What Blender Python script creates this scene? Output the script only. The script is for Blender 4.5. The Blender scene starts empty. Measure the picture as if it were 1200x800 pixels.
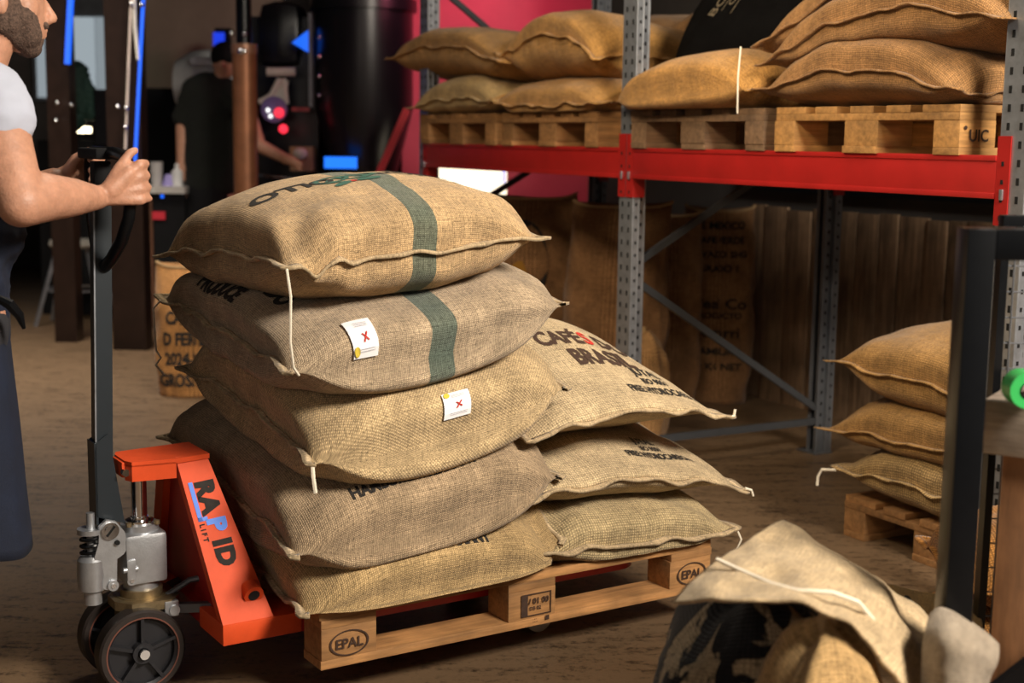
import bpy, bmesh, math, random
import numpy as np
from mathutils import Vector, Matrix, noise
from mathutils.bvhtree import BVHTree
S = bpy.context.scene
COL = S.collection
R = math.radians
# ------------------------------------------------------------------ camera
FPX = 1620.7
PITCH, ROLL, CAMZ = R(8.348), R(0.749), 1.35
Fv = Vector((0, math.cos(PITCH), -math.sin(PITCH)))
R0 = Vector((1, 0, 0)); U0 = R0.cross(Fv)
Rv = R0 * math.cos(ROLL) + U0 * math.sin(ROLL)
Uv = -R0 * math.sin(ROLL) + U0 * math.cos(ROLL)
CAM = Vector((0, 0, CAMZ))
cd = bpy.data.cameras.new('camera'); cam = bpy.data.objects.new('camera', cd); COL.objects.link(cam)
cam.matrix_world = Matrix(((Rv.x, Uv.x, -Fv.x, 0), (Rv.y, Uv.y, -Fv.y, 0), (Rv.z, Uv.z, -Fv.z, CAMZ), (0, 0, 0, 1)))
cd.sensor_width = 36; cd.lens = FPX * 36 / 1200; cd.clip_end = 60; cd.clip_start = .05
cd.dof.use_dof = True; cd.dof.focus_distance = 3.45; cd.dof.aperture_fstop = 2.9
S.camera = cam
# ------------------------------------------------------------------ view, world, lights
S.view_settings.view_transform = 'Standard'; S.view_settings.look = 'None'
S.view_settings.gamma = 1; S.view_settings.use_curve_mapping = False; S.view_settings.exposure = 0.32
w = bpy.data.worlds.new('world'); S.world = w; w.use_nodes = True
w.node_tree.nodes['Background'].inputs[0].default_value = (.62, .66, .75, 1)
w.node_tree.nodes['Background'].inputs[1].default_value = .02

def area(name, loc, target, size, energy, color, sy=None, spread=None):
    l = bpy.data.lights.new(name, 'AREA'); l.energy = energy; l.color = color
    l.size = size
    if sy: l.shape = 'RECTANGLE'; l.size_y = sy
    if spread: l.spread = spread
    o = bpy.data.objects.new(name, l); COL.objects.link(o); o.location = loc
    o.rotation_euler = (Vector(target) - Vector(loc)).to_track_quat('-Z', 'Y').to_euler()
    return o
area('key_light', (2.55, .85, 3.4), (.1, 3.7, .55), 1.3, 415, (1, .89, .75))  # unseen key lamp high on the right, no window stands there
area('overhead_light', (-.6, 4.3, 3.35), (-.4, 4.2, 0), 1.0, 22, (1, .88, .72))  # area light pointing straight down, without a modelled fixture
area('hall_light', (-2.9, 7.4, 3.3), (-3.1, 7.6, 0), 1.2, 55, (1, .90, .78), spread=R(110))
area('aisle_lamp_light', (-1.0, 2.6, 3.3), (1.0, 5.0, 1.6), .8, 17, (1, .80, .55), spread=R(75))
area('front_fill_light', (-1.6, -.8, 1.9), (.6, 6.0, .8), 1.6, 12, (1, .86, .72))
area('pink_lamp_light', (-.3, 9.3, 2.6), (-.2, 10.5, 1.7), .5, 11, (1, .2, .32))
# ------------------------------------------------------------------ frames
PYAW = R(32.517); PO = Vector((-.443, 3.126, 0))          # loaded pallet
RYAW = R(-60.743); RO = Vector((-.461, 7.089, 0))         # racking
def frame(o, a):
    return Matrix.Translation(o) @ Matrix.Rotation(a, 4, 'Z')
FP = frame(PO, PYAW); FR = frame(RO, RYAW); FW = Matrix.Identity(4)
def at(px, py, Y):
    d = Fv + Rv * ((px - 600) / FPX) - Uv * ((py - 400) / FPX)
    return CAM + d * (Y / d.y)
# ------------------------------------------------------------------ materials
MATS = {}
def nodes(m):
    m.use_nodes = True
    return m.node_tree, m.node_tree.nodes['Principled BSDF']
def N(t, typ, **kw):
    n = t.nodes.new(typ)
    for k, v in kw.items():
        if k.startswith('i_'): n.inputs[k[2:].replace('_', ' ')].default_value = v
        else: setattr(n, k, v)
    return n
def mat(name, col, rough=.5, metal=0, var=.12, scale=8, bump=.0, bscale=60, emit=None, estr=0, coat=0):
    if name in MATS: return MATS[name]
    m = bpy.data.materials.new(name); t, p = nodes(m); MATS[name] = m
    p.inputs['Roughness'].default_value = rough; p.inputs['Metallic'].default_value = metal
    if coat: p.inputs['Coat Weight'].default_value = coat
    tc = N(t, 'ShaderNodeTexCoord')
    nz = N(t, 'ShaderNodeTexNoise', i_Scale=scale, i_Detail=6, i_Roughness=.65)
    t.links.new(tc.outputs['Object'], nz.inputs['Vector'])
    cr = N(t, 'ShaderNodeValToRGB')
    c = Vector(col[:3])
    cr.color_ramp.elements[0].position = .3; cr.color_ramp.elements[1].position = .7
    cr.color_ramp.elements[0].color = (*(c * (1 - var)), 1); cr.color_ramp.elements[1].color = (*(c * (1 + var)), 1)
    t.links.new(nz.outputs['Fac'], cr.inputs['Fac']); t.links.new(cr.outputs['Color'], p.inputs['Base Color'])
    if bump:
        n2 = N(t, 'ShaderNodeTexNoise', i_Scale=bscale, i_Detail=4)
        t.links.new(tc.outputs['Object'], n2.inputs['Vector'])
        b = N(t, 'ShaderNodeBump', i_Strength=bump, i_Distance=.004)
        t.links.new(n2.outputs['Fac'], b.inputs['Height']); t.links.new(b.outputs['Normal'], p.inputs['Normal'])
    if emit:
        p.inputs['Emission Color'].default_value = (*emit, 1); p.inputs['Emission Strength'].default_value = estr
    return m
def burlap(name, col, *a, **k):
    m = burlap_(name, col, *a, **k)
    if sum(col) < .1:
        p = m.node_tree.nodes['Principled BSDF']; p.inputs['Sheen Weight'].default_value = 0; p.inputs['Specular IOR Level'].default_value = .05
    return m
def burlap_(name, col, stripe=None, thread=.0055, twill=.0, dark=.55, printed=None, weave=.7):
    """woven jute: weft and warp waves in uv metres, slubs, flecks; optional woven stripe between u0 and u1"""
    if name in MATS: return MATS[name]
    m = bpy.data.materials.new(name); t, p = nodes(m); MATS[name] = m; L = t.links.new
    p.inputs['Roughness'].default_value = .93
    p.inputs['Sheen Weight'].default_value = .15; p.inputs['Specular IOR Level'].default_value = .2
    uv = N(t, 'ShaderNodeUVMap'); uv.uv_map = 'weave'
    thread *= .95
    k = .1 / thread
    mp = N(t, 'ShaderNodeMapping'); mp.inputs['Rotation'].default_value = (0, 0, twill)
    L(uv.outputs['UV'], mp.inputs['Vector'])
    wx = N(t, 'ShaderNodeTexWave', bands_direction='X', i_Scale=k * 3.14, i_Distortion=1.6, i_Detail=2)
    wy = N(t, 'ShaderNodeTexWave', bands_direction='Y', i_Scale=k * 3.14, i_Distortion=1.6, i_Detail=2)
    for q in (wx, wy): q.inputs['Detail Scale'].default_value = 2; L(mp.outputs['Vector'], q.inputs['Vector'])
    mul = N(t, 'ShaderNodeMath', operation='MULTIPLY'); L(wx.outputs['Fac'], mul.inputs[0]); L(wy.outputs['Fac'], mul.inputs[1])
    n1 = N(t, 'ShaderNodeTexNoise', i_Scale=9, i_Detail=5); L(uv.outputs['UV'], n1.inputs['Vector'])
    n2 = N(t, 'ShaderNodeTexNoise', i_Scale=150, i_Detail=3); L(uv.outputs['UV'], n2.inputs['Vector'])
    c = Vector(col)
    cr = N(t, 'ShaderNodeValToRGB'); e = cr.color_ramp.elements
    e[0].position = .3; e[1].position = .72; e[0].color = (*(c * .72), 1); e[1].color = (*(c * 1.18), 1)
    L(n1.outputs['Fac'], cr.inputs['Fac']); cur = cr.outputs['Color']
    if stripe:
        sx = N(t, 'ShaderNodeSeparateXYZ'); L(uv.outputs['UV'], sx.inputs[0])
        a = N(t, 'ShaderNodeMath', operation='GREATER_THAN'); a.inputs[1].default_value = stripe[0]
        b = N(t, 'ShaderNodeMath', operation='LESS_THAN'); b.inputs[1].default_value = stripe[1]
        L(sx.outputs['X'], a.inputs[0]); L(sx.outputs['X'], b.inputs[0])
        ab = N(t, 'ShaderNodeMath', operation='MULTIPLY'); L(a.outputs[0], ab.inputs[0]); L(b.outputs[0], ab.inputs[1])
        sc = N(t, 'ShaderNodeMath', operation='MULTIPLY'); sc.inputs[1].default_value = .80; L(ab.outputs[0], sc.inputs[0])
        mx = N(t, 'ShaderNodeMix', data_type='RGBA'); L(sc.outputs[0], mx.inputs[0]); L(cur, mx.inputs[6])
        mx.inputs[7].default_value = (*stripe[2], 1); cur = mx.outputs[2]
    if printed:   # large faded blotches of black print, fixed to the cloth
        n3 = N(t, 'ShaderNodeTexNoise', i_Scale=printed[0], i_Detail=2.5, i_Distortion=1.2); L(uv.outputs['UV'], n3.inputs['Vector'])
        r3 = N(t, 'ShaderNodeValToRGB'); r3.color_ramp.elements[0].position = printed[1]; r3.color_ramp.elements[1].position = printed[1] + .04
        L(n3.outputs['Fac'], r3.inputs['Fac'])
        mx = N(t, 'ShaderNodeMix', data_type='RGBA'); L(r3.outputs['Color'], mx.inputs[0]); mx.inputs[6].default_value = (.012, .012, .014, 1); L(cur, mx.inputs[7]); cur = mx.outputs[2]
    # dark between the threads
    mr = N(t, 'ShaderNodeMapRange'); mr.inputs[3].default_value = dark; mr.inputs[4].default_value = 1.22; L(mul.outputs[0], mr.inputs[0])
    m2 = N(t, 'ShaderNodeMapRange'); m2.inputs[1].default_value = .3; m2.inputs[2].default_value = .5; m2.inputs[3].default_value = .5; m2.inputs[4].default_value = 1; L(n2.outputs['Fac'], m2.inputs[0])
    mm = N(t, 'ShaderNodeMath', operation='MULTIPLY'); L(mr.outputs[0], mm.inputs[0]); L(m2.outputs[0], mm.inputs[1])
    ms_ = N(t, 'ShaderNodeMapping'); ms_.inputs['Scale'].default_value = (14, 170, 1); L(uv.outputs['UV'], ms_.inputs['Vector'])
    n4 = N(t, 'ShaderNodeTexNoise', i_Scale=1, i_Detail=3); L(ms_.outputs['Vector'], n4.inputs['Vector'])
    ms2 = N(t, 'ShaderNodeMapping'); ms2.inputs['Scale'].default_value = (170, 14, 1); L(uv.outputs['UV'], ms2.inputs['Vector'])
    n5 = N(t, 'ShaderNodeTexNoise', i_Scale=1, i_Detail=3); L(ms2.outputs['Vector'], n5.inputs['Vector'])
    ad = N(t, 'ShaderNodeMath', operation='ADD'); L(n4.outputs['Fac'], ad.inputs[0]); L(n5.outputs['Fac'], ad.inputs[1])
    m6 = N(t, 'ShaderNodeMapRange'); m6.inputs[1].default_value = .75; m6.inputs[2].default_value = 1.25; m6.inputs[3].default_value = .74; m6.inputs[4].default_value = 1.22; L(ad.outputs[0], m6.inputs[0])
    m7 = N(t, 'ShaderNodeMath', operation='MULTIPLY'); L(mm.outputs[0], m7.inputs[0]); L(m6.outputs[0], m7.inputs[1]); mm = m7
    vm = N(t, 'ShaderNodeVectorMath', operation='SCALE'); L(cur, vm.inputs[0]); L(mm.outputs[0], vm.inputs['Scale'])
    L(vm.outputs[0], p.inputs['Base Color'])
    bp = N(t, 'ShaderNodeBump', i_Strength=weave, i_Distance=.0018); L(mul.outputs[0], bp.inputs['Height'])
    nl = N(t, 'ShaderNodeTexNoise', i_Scale=26, i_Detail=3); L(uv.outputs['UV'], nl.inputs['Vector'])
    b2 = N(t, 'ShaderNodeBump', i_Strength=.35, i_Distance=.008); L(nl.outputs['Fac'], b2.inputs['Height']); L(bp.outputs['Normal'], b2.inputs['Normal'])
    L(b2.outputs['Normal'], p.inputs['Normal'])
    return m
def wood(name, col, sc=(3, 40, 40), var=.45, rough=.75, bump=.4):
    if name in MATS: return MATS[name]
    m = bpy.data.materials.new(name); t, p = nodes(m); MATS[name] = m; L = t.links.new
    p.inputs['Roughness'].default_value = rough
    tc = N(t, 'ShaderNodeTexCoord'); oi = N(t, 'ShaderNodeObjectInfo')
    mp = N(t, 'ShaderNodeMapping'); mp.inputs['Scale'].default_value = sc
    L(tc.outputs['Object'], mp.inputs['Vector'])
    n = N(t, 'ShaderNodeTexNoise', i_Scale=1.5, i_Detail=8, i_Roughness=.7, noise_dimensions='4D')
    mw = N(t, 'ShaderNodeMath', operation='MULTIPLY'); mw.inputs[1].default_value = 40; L(oi.outputs['Random'], mw.inputs[0]); L(mw.outputs[0], n.inputs['W'])
    L(mp.outputs['Vector'], n.inputs['Vector'])
    n2 = N(t, 'ShaderNodeTexNoise', i_Scale=7, i_Detail=4); L(tc.outputs['Object'], n2.inputs['Vector'])
    c = Vector(col)
    cr = N(t, 'ShaderNodeValToRGB'); e = cr.color_ramp.elements; e[0].position = .32; e[1].position = .68
    e[0].color = (*(c * (1 - var)), 1); e[1].color = (*(c * (1 + var * .6)), 1)
    L(n.outputs['Fac'], cr.inputs['Fac'])
    r2 = N(t, 'ShaderNodeMapRange'); r2.inputs[1].default_value = .3; r2.inputs[2].default_value = .7; r2.inputs[3].default_value = .55; r2.inputs[4].default_value = 1.15; L(n2.outputs['Fac'], r2.inputs[0])
    rr = N(t, 'ShaderNodeMapRange'); rr.inputs[3].default_value = .75; rr.inputs[4].default_value = 1.2; L(oi.outputs['Random'], rr.inputs[0])
    mm = N(t, 'ShaderNodeMath', operation='MULTIPLY'); L(r2.outputs[0], mm.inputs[0]); L(rr.outputs[0], mm.inputs[1])
    vm = N(t, 'ShaderNodeVectorMath', operation='SCALE'); L(cr.outputs['Color'], vm.inputs[0]); L(mm.outputs[0], vm.inputs['Scale'])
    L(vm.outputs[0], p.inputs['Base Color'])
    b = N(t, 'ShaderNodeBump', i_Strength=bump, i_Distance=.003); L(n.outputs['Fac'], b.inputs['Height']); L(b.outputs['Normal'], p.inputs['Normal'])
    return m
M_INK = mat('black_ink', (.02, .017, .015), .9, var=.3, scale=60)
M_BROWNINK = mat('brown_ink', (.05, .025, .015), .9, var=.3, scale=60)
M_REDINK = mat('red_ink', (.5, .03, .02), .9)
M_GREENINK = mat('green_ink', (.04, .12, .09), .9)
M_THREAD = mat('cotton_thread', (.75, .68, .55), .9)
M_SEAMTHREAD = mat('jute_thread', (.42, .28, .14), .95, bump=.5, bscale=300)
M_PAL = wood('pallet_wood', (.44, .22, .08))
M_PALN = wood('pale_pallet_wood', (.52, .27, .085))
M_PALD = wood('old_pallet_wood', (.22, .13, .07))
M_RED = mat('red_rack_paint', (.36, .014, .012), .38, var=.12, bump=.05)
M_ORANGE = mat('orange_red_paint', (.66, .075, .018), .55, var=.10, scale=14, bump=.08); M_ORANGE.node_tree.nodes['Principled BSDF'].inputs['Specular IOR Level'].default_value = .22
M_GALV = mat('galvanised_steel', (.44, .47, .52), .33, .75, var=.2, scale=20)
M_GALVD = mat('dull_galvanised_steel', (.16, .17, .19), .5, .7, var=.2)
M_BLACK = mat('black_paint', (.004, .0045, .0055), .3, var=.2); M_BLACK.node_tree.nodes['Principled BSDF'].inputs['Specular IOR Level'].default_value = .22
M_MATBLACK = mat('matt_black', (.006, .006, .007), .8, var=.2); M_MATBLACK.node_tree.nodes['Principled BSDF'].inputs['Specular IOR Level'].default_value = .2
M_HOLE = mat('dark_hole', (.004, .004, .004), 1)
M_ALU = mat('cast_aluminium', (.50, .52, .55), .38, .8, var=.12, scale=30, bump=.12, bscale=200)
M_STEEL = mat('polished_steel', (.75, .75, .76), .14, 1, var=.03)
M_BRASS = mat('greasy_brass_steel', (.30, .23, .13), .4, .8, var=.3, scale=30)
M_RUBBER = mat('dark_tyre', (.02, .014, .012), .5, var=.3, scale=20)
M_SKIN = mat('skin', (.50, .255, .165), .48, var=.16, scale=45, bump=.3, bscale=160)
M_SKIN.node_tree.nodes['Principled BSDF'].inputs['Subsurface Weight'].default_value = .08
M_SKIN.node_tree.nodes['Principled BSDF'].inputs['Subsurface Radius'].default_value = (.02, .008, .004)
m_rgb = {'burlap_black': (0, 0, 0)}
M_SEAM = burlap('burlap_seam', (.76, .57, .34), thread=.005)
M_WHITE = mat('white_cotton', (.44, .47, .57), .9, var=.04, bump=.15, bscale=40)
M_NAVY = mat('navy_cotton', (.005, .010, .028), .85, var=.25, scale=12, bump=.4, bscale=500)
M_BEARD = mat('beard_stubble', (.095, .058, .042), .9, var=.7, scale=180, bump=.8, bscale=260)
M_PAPER = mat('paper_tag', (.85, .85, .88), .8, var=.02)
# ------------------------------------------------------------------ object helpers
def link(name, me, m, parent=None, mw=None, smooth=False):
    o = bpy.data.objects.new(name, me); COL.objects.link(o)
    if m is not None and not me.materials: me.materials.append(m)
    if parent: o.parent = parent
    if smooth:
        for f in me.polygons: f.use_smooth = True
    return o
def tag(o, label=None, cat=None, group=None, kind=None):
    if label: o['label'] = label
    if cat: o['category'] = cat
    if group: o['group'] = group
    if kind: o['kind'] = kind
    return o
def thing(name, label, cat, fr=FW, loc=(0, 0, 0), rz=0, group=None):
    o = bpy.data.objects.new(name, None); COL.objects.link(o); o.empty_display_size = .1
    o.matrix_world = fr @ Matrix.Translation(loc) @ Matrix.Rotation(rz, 4, 'Z')
    return tag(o, label, cat, group)
class MB:
    """collects shapes for ONE mesh object"""
    def __init__(s): s.bm = bmesh.new()
    def box(s, c, d, rot=None, bev=0):
        g = bmesh.ops.create_cube(s.bm, size=1)
        mt = Matrix.Translation(c) @ (rot.to_4x4() if rot else Matrix.Identity(4)) @ Matrix.Diagonal((*d, 1))
        bmesh.ops.transform(s.bm, matrix=mt, verts=g['verts'])
        if bev:
            es = list({e for v in g['verts'] for e in v.link_edges})
            bmesh.ops.bevel(s.bm, geom=es, offset=bev, segments=2, affect='EDGES', profile=.6)
        return s
    def bb(s, x0, x1, y0, y1, z0, z1, bev=0):
        return s.box(((x0 + x1) / 2, (y0 + y1) / 2, (z0 + z1) / 2), (x1 - x0, y1 - y0, z1 - z0), bev=bev)
    def cyl(s, a, b, r, r2=None, n=20):
        a, b = Vector(a), Vector(b); d = b - a
        mt = Matrix.Translation((a + b) / 2) @ d.to_track_quat('Z', 'Y').to_matrix().to_4x4()
        bmesh.ops.create_cone(s.bm, cap_ends=True, segments=n, radius1=r, radius2=r if r2 is None else r2, depth=d.length, matrix=mt); return s
    def sph(s, c, r, sc=(1, 1, 1), n=16):
        bmesh.ops.create_uvsphere(s.bm, u_segments=n, v_segments=n // 2 + 2, radius=r, matrix=Matrix.Translation(c) @ Matrix.Diagonal((*sc, 1))); return s
    def bar(s, a, b, w_, h_):
        a, b = Vector(a), Vector(b); d = b - a
        return s.box((a + b) / 2, (w_, h_, d.length), rot=d.to_track_quat('Z', 'Y').to_matrix())
    def tube(s, pts, r, n=8, closed=False):
        pts = [Vector(p) for p in pts]; rings = []; k = len(pts); up = None
        for i, p in enumerate(pts):
            a = pts[(i - 1) % k] if (i or closed) else p; b = pts[(i + 1) % k] if (i < k - 1 or closed) else p
            d = (b - a).normalized()
            if up is None: up = d.orthogonal().normalized()
            up = (up - d * up.dot(d)).normalized(); sd = d.cross(up)
            rr = r[i] if isinstance(r, (list, tuple)) else r
            rings.append([s.bm.verts.new(p + (up * math.cos(t) + sd * math.sin(t)) * rr) for t in [2 * math.pi * j / n for j in range(n)]])
        for i in range(k if closed else k - 1):
            A, B = rings[i], rings[(i + 1) % k]
            for j in range(n): s.bm.faces.new((A[j], A[(j + 1) % n], B[(j + 1) % n], B[j]))
        if not closed:
            s.bm.faces.new(rings[0][::-1]); s.bm.faces.new(rings[-1])
        return s
    def lathe(s, prof, c=(0, 0, 0), axis='Z', n=32):
        rings = []
        for r, h in prof:
            ring = []
            for j in range(n):
                t = 2 * math.pi * j / n; x, y = r * math.cos(t), r * math.sin(t)
                v = (x, y, h) if axis == 'Z' else ((x, h, y) if axis == 'Y' else (h, x, y))
                ring.append(s.bm.verts.new(Vector(c) + Vector(v)))
            rings.append(ring)
        for A, B in zip(rings, rings[1:]):
            for j in range(n): s.bm.faces.new((A[j], A[(j + 1) % n], B[(j + 1) % n], B[j]))
        s.bm.faces.new(rings[0][::-1]); s.bm.faces.new(rings[-1]); return s
    def prism(s, poly, vec):
        vec = Vector(vec); a = [s.bm.verts.new(Vector(p)) for p in poly]; b = [s.bm.verts.new(Vector(p) + vec) for p in poly]
        s.bm.faces.new(a[::-1]); s.bm.faces.new(b); n = len(a)
        for i in range(n): s.bm.faces.new((a[i], a[(i + 1) % n], b[(i + 1) % n], b[i]))
        return s
    def ring(s, c, r0, r1, h, axis='Z', n=28):
        return s.lathe2([(r0, -h / 2), (r1, -h / 2), (r1, h / 2), (r0, h / 2)], c, axis, n)
    def lathe2(s, prof, c, axis='Z', n=28):
        rings = []
        for r, h in prof:
            ring = []
            for j in range(n):
                t = 2 * math.pi * j / n; x, y = r * math.cos(t), r * math.sin(t)
                v = (x, y, h) if axis == 'Z' else ((x, h, y) if axis == 'Y' else (h, x, y))
                ring.append(s.bm.verts.new(Vector(c) + Vector(v)))
            rings.append(ring)
        for i in range(len(rings)):
            A, B = rings[i], rings[(i + 1) % len(rings)]
            for j in range(n): s.bm.faces.new((A[j], A[(j + 1) % n], B[(j + 1) % n], B[j]))
        return s
    def build(s, name, m, parent=None, smooth=True, **tg):
        bmesh.ops.recalc_face_normals(s.bm, faces=s.bm.faces)
        me = bpy.data.meshes.new(name); s.bm.to_mesh(me); s.bm.free()
        o = link(name, me, m, parent)
        if smooth:
            for f in me.polygons: f.use_smooth = True
            me.set_sharp_from_angle(angle=R(35))
        if tg: tag(o, **tg)
        return o
def mesh(name, vs, fs, m, parent=None, smooth=True, uv=None):
    me = bpy.data.meshes.new(name); me.from_pydata([tuple(v) for v in vs], [], fs); me.update()
    if uv is not None:
        l = me.uv_layers.new(name='weave')
        idx = np.zeros(len(me.loops), dtype=np.int32); me.loops.foreach_get('vertex_index', idx)
        l.data.foreach_set('uv', np.asarray(uv, dtype=np.float32)[idx].ravel())
    return link(name, me, m, parent, smooth=smooth)
# flat text as verts and faces
def text(s, size, bold=0.0, align='LEFT', spacing=1.0, fine=.012, xs=1.0):
    cu = bpy.data.curves.new('t', 'FONT'); cu.body = s; cu.size = size; cu.offset = bold; cu.align_x = align
    cu.space_character = spacing; cu.resolution_u = 3
    o = bpy.data.objects.new('t', cu); COL.objects.link(o)
    dg = bpy.context.evaluated_depsgraph_get(); me = bpy.data.meshes.new_from_object(o.evaluated_get(dg))
    bm = bmesh.new(); bm.from_mesh(me); bmesh.ops.triangulate(bm, faces=bm.faces)
    for _ in range(3):
        es = [e for e in bm.edges if e.calc_length() > fine]
        if not es: break
        bmesh.ops.subdivide_edges(bm, edges=es, cuts=1)
        bmesh.ops.triangulate(bm, faces=bm.faces)
    vs = [(v.co.x * xs, v.co.y) for v in bm.verts]; bm.verts.index_update()
    fs = [[v.index for v in f.verts] for f in bm.faces]
    bm.free(); bpy.data.objects.remove(o); bpy.data.curves.remove(cu); bpy.data.meshes.remove(me)
    return vs, fs
def ellipse(cx, cy, rx, ry, inner=0, n=36):
    if inner:
        vs = []; fs = []
        for i in range(n):
            t = 2 * math.pi * i / n
            vs += [(cx + rx * math.cos(t), cy + ry * math.sin(t)), (cx + rx * inner * math.cos(t), cy + ry * inner * math.sin(t))]
            j = (i + 1) % n; fs.append([2 * i, 2 * j, 2 * j + 1, 2 * i + 1])
        return vs, fs
    return [(cx + rx * math.cos(2 * math.pi * i / n), cy + ry * math.sin(2 * math.pi * i / n)) for i in range(n)], [list(range(n))]
def rect(x0, y0, x1, y1, k=4):
    vs = []; fs = []
    for i in range(k + 1): vs += [(x0 + (x1 - x0) * i / k, y0), (x0 + (x1 - x0) * i / k, y1)]
    for i in range(k): fs.append([2 * i, 2 * i + 2, 2 * i + 3, 2 * i + 1])
    return vs, fs
def shapes(items, xf):
    """items: list of (shape, ox, oy, rot) ; xf maps 2D -> 3D"""
    V = []; Fs = []
    for it in items:
        (vs, fs), ox, oy = it[0], it[1], it[2]; a = it[3] if len(it) > 3 else 0
        c, s_ = math.cos(a), math.sin(a); b = len(V)
        V += [xf(ox + x * c - y * s_, oy + x * s_ + y * c) for x, y in vs]
        Fs += [[b + i for i in f] for f in fs]
    return V, Fs
def tw(s_, size, bold, xs): return max(v[0] for v in text(s_, size, bold, xs=xs)[0])
# ------------------------------------------------------------------ sacks
def interp(G, u, v):
    n, m = G.shape[0] - 1, G.shape[1] - 1
    u = min(max(u, 0), .9999) * n; v = min(max(v, 0), .9999) * m
    i, j = int(u), int(v); a, b = u - i, v - j
    return G[i, j] * (1 - a) * (1 - b) + G[i + 1, j] * a * (1 - b) + G[i, j + 1] * (1 - a) * b + G[i + 1, j + 1] * a * b
def ease(n):
    t = np.linspace(0, 1, n + 1); return t * .45 + (.5 - .5 * np.cos(t * np.pi)) * .55
def sack(name, label, ears, t, b, m, seed=0, fr=FP, on=(), group=None, cat='sack', bow=(.02, .02, .02, .02), bulge=.035,
         nu=44, nv=44, sag=(0, 0, 0, 0), crown=(.5, .5), wrinkle=1.0, prints=(), strings=(), ear=.085, seamw=.017, wav=.006, pq=(2.6, .5), pqv=None, lips=(1, 1, 1, 1), lump=1.0, dips=()):
    """a filled jute sack: ears = near-left, near-right, back-right, back-left seam corners in frame fr.
    on = BVHs of what it lies on: its underside takes their shape"""
    rnd = random.Random(seed); E4 = [np.array(e, float) for e in ears]
    U = ease(nu); V = ease(nv)
    u, v = np.meshgrid(U, V, indexing='ij')
    NL, NR, BR, BL = E4
    P = ((1 - u) * (1 - v))[..., None] * NL + (u * (1 - v))[..., None] * NR + (u * v)[..., None] * BR + ((1 - u) * v)[..., None] * BL
    cx = (NL + NR + BR + BL) / 4
    def fl(s): return 1 - np.abs(2 * s - 1) ** 5
    def out(a, bb):   # outward horizontal normal of edge a->b
        d = bb - a; n = np.array([d[1], -d[0], 0]); n /= np.linalg.norm(n); return n
    oN, oR, oB, oL = out(NL, NR), out(NR, BR), out(BR, BL), out(BL, NL)
    sh = lambda s: (1 - s) ** 2
    P += -(fl(u) * sh(v) * bow[0])[..., None] * oN - (fl(v) * sh(1 - u) * bow[1])[..., None] * oR
    P += -(fl(u) * sh(1 - v) * bow[2])[..., None] * oB - (fl(v) * sh(u) * bow[3])[..., None] * oL
    # seam sag / lift at the middle of each edge and waves along the seam
    ph = [rnd.uniform(0, 6.28) for _ in range(8)]
    P[..., 2] += np.sin(np.pi * u) * sh(v) * sag[0] + np.sin(np.pi * v) * sh(1 - u) * sag[1] + np.sin(np.pi * u) * sh(1 - v) * sag[2] + np.sin(np.pi * v) * sh(u) * sag[3]
    edge = np.minimum(np.minimum(u, 1 - u), np.minimum(v, 1 - v))
    wv = (np.sin(u * 17 + ph[0]) + .6 * np.sin(u * 31 + ph[1])) * (lips[0] * sh(v) ** 4 + sh(1 - v) ** 4) + (np.sin(v * 19 + ph[2]) + .6 * np.sin(v * 34 + ph[3])) * (sh(u) ** 4 + sh(1 - u) ** 4)
    P[..., 2] += wv * wav
    for (d0, dw, dd) in dips: P[..., 2] += dd * np.exp(-((u - d0) / dw) ** 2) * sh(v) ** 5
    Lx = (np.linalg.norm(NR - NL) + np.linalg.norm(BR - BL)) / 2; Ly = (np.linalg.norm(BL - NL) + np.linalg.norm(BR - NR)) / 2
    du = np.minimum(u, 1 - u) * Lx; dv = np.minimum(v, 1 - v) * Ly
    # crown shift: move the fullest point
    def warp(s, c): return s ** (math.log(.5) / math.log(c))
    uc, vc = warp(u, crown[0]), warp(v, crown[1])
    pr = ((1 - np.abs(2 * uc - 1) ** pq[0]) ** pq[1]) * ((1 - np.abs(2 * vc - 1) ** (pqv or pq)[0]) ** (pqv or pq)[1])
    dx = u * Lx; dy = v * Ly; earf = np.ones_like(u)
    for (a, c) in ((0, 0), (1, 0), (1, 1), (0, 1)):
        r2 = ((u - a) * Lx) ** 2 + ((v - c) * Ly) ** 2; earf *= 1 - np.exp(-r2 / ear ** 2)
    pr = pr * earf
    # body bulges past the seam
    def e(d): return (d / .05) * np.exp(1 - d / .05) * bulge
    side = -(0)
    push = (e(v * Ly) * fl(u))[..., None] * oN + (e((1 - v) * Ly) * fl(u))[..., None] * oB + (e(u * Lx) * fl(v))[..., None] * oL + (e((1 - u) * Lx) * fl(v))[..., None] * oR
    # wrinkles: rays from the ears, gathers along the seam, soft lumps
    wr = np.zeros_like(u)
    for k, (a, c) in enumerate(((0, 0), (1, 0), (1, 1), (0, 1))):
        X, Y = (u - a) * Lx, (v - c) * Ly; r = np.hypot(X, Y) + 1e-6; th = np.arctan2(np.abs(Y), np.abs(X))
        wr += .009 * np.exp(-((r - .12) / .11) ** 2) * np.sin(th * rnd.uniform(9, 12) + ph[4 + k % 4])
    wr += .0022 * np.exp(-dv / .05) * (lips[0] if lips[0] else (v > .5)) * np.sin(dx * 95 + 2.2 * np.sin(dx * 23 + ph[1]) + ph[5]) + .0022 * np.exp(-du / .05) * np.sin(dy * 95 + 2.2 * np.sin(dy * 21 + ph[2]) + ph[6])
    nz = np.zeros_like(u); nz2 = np.zeros_like(u)
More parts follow.
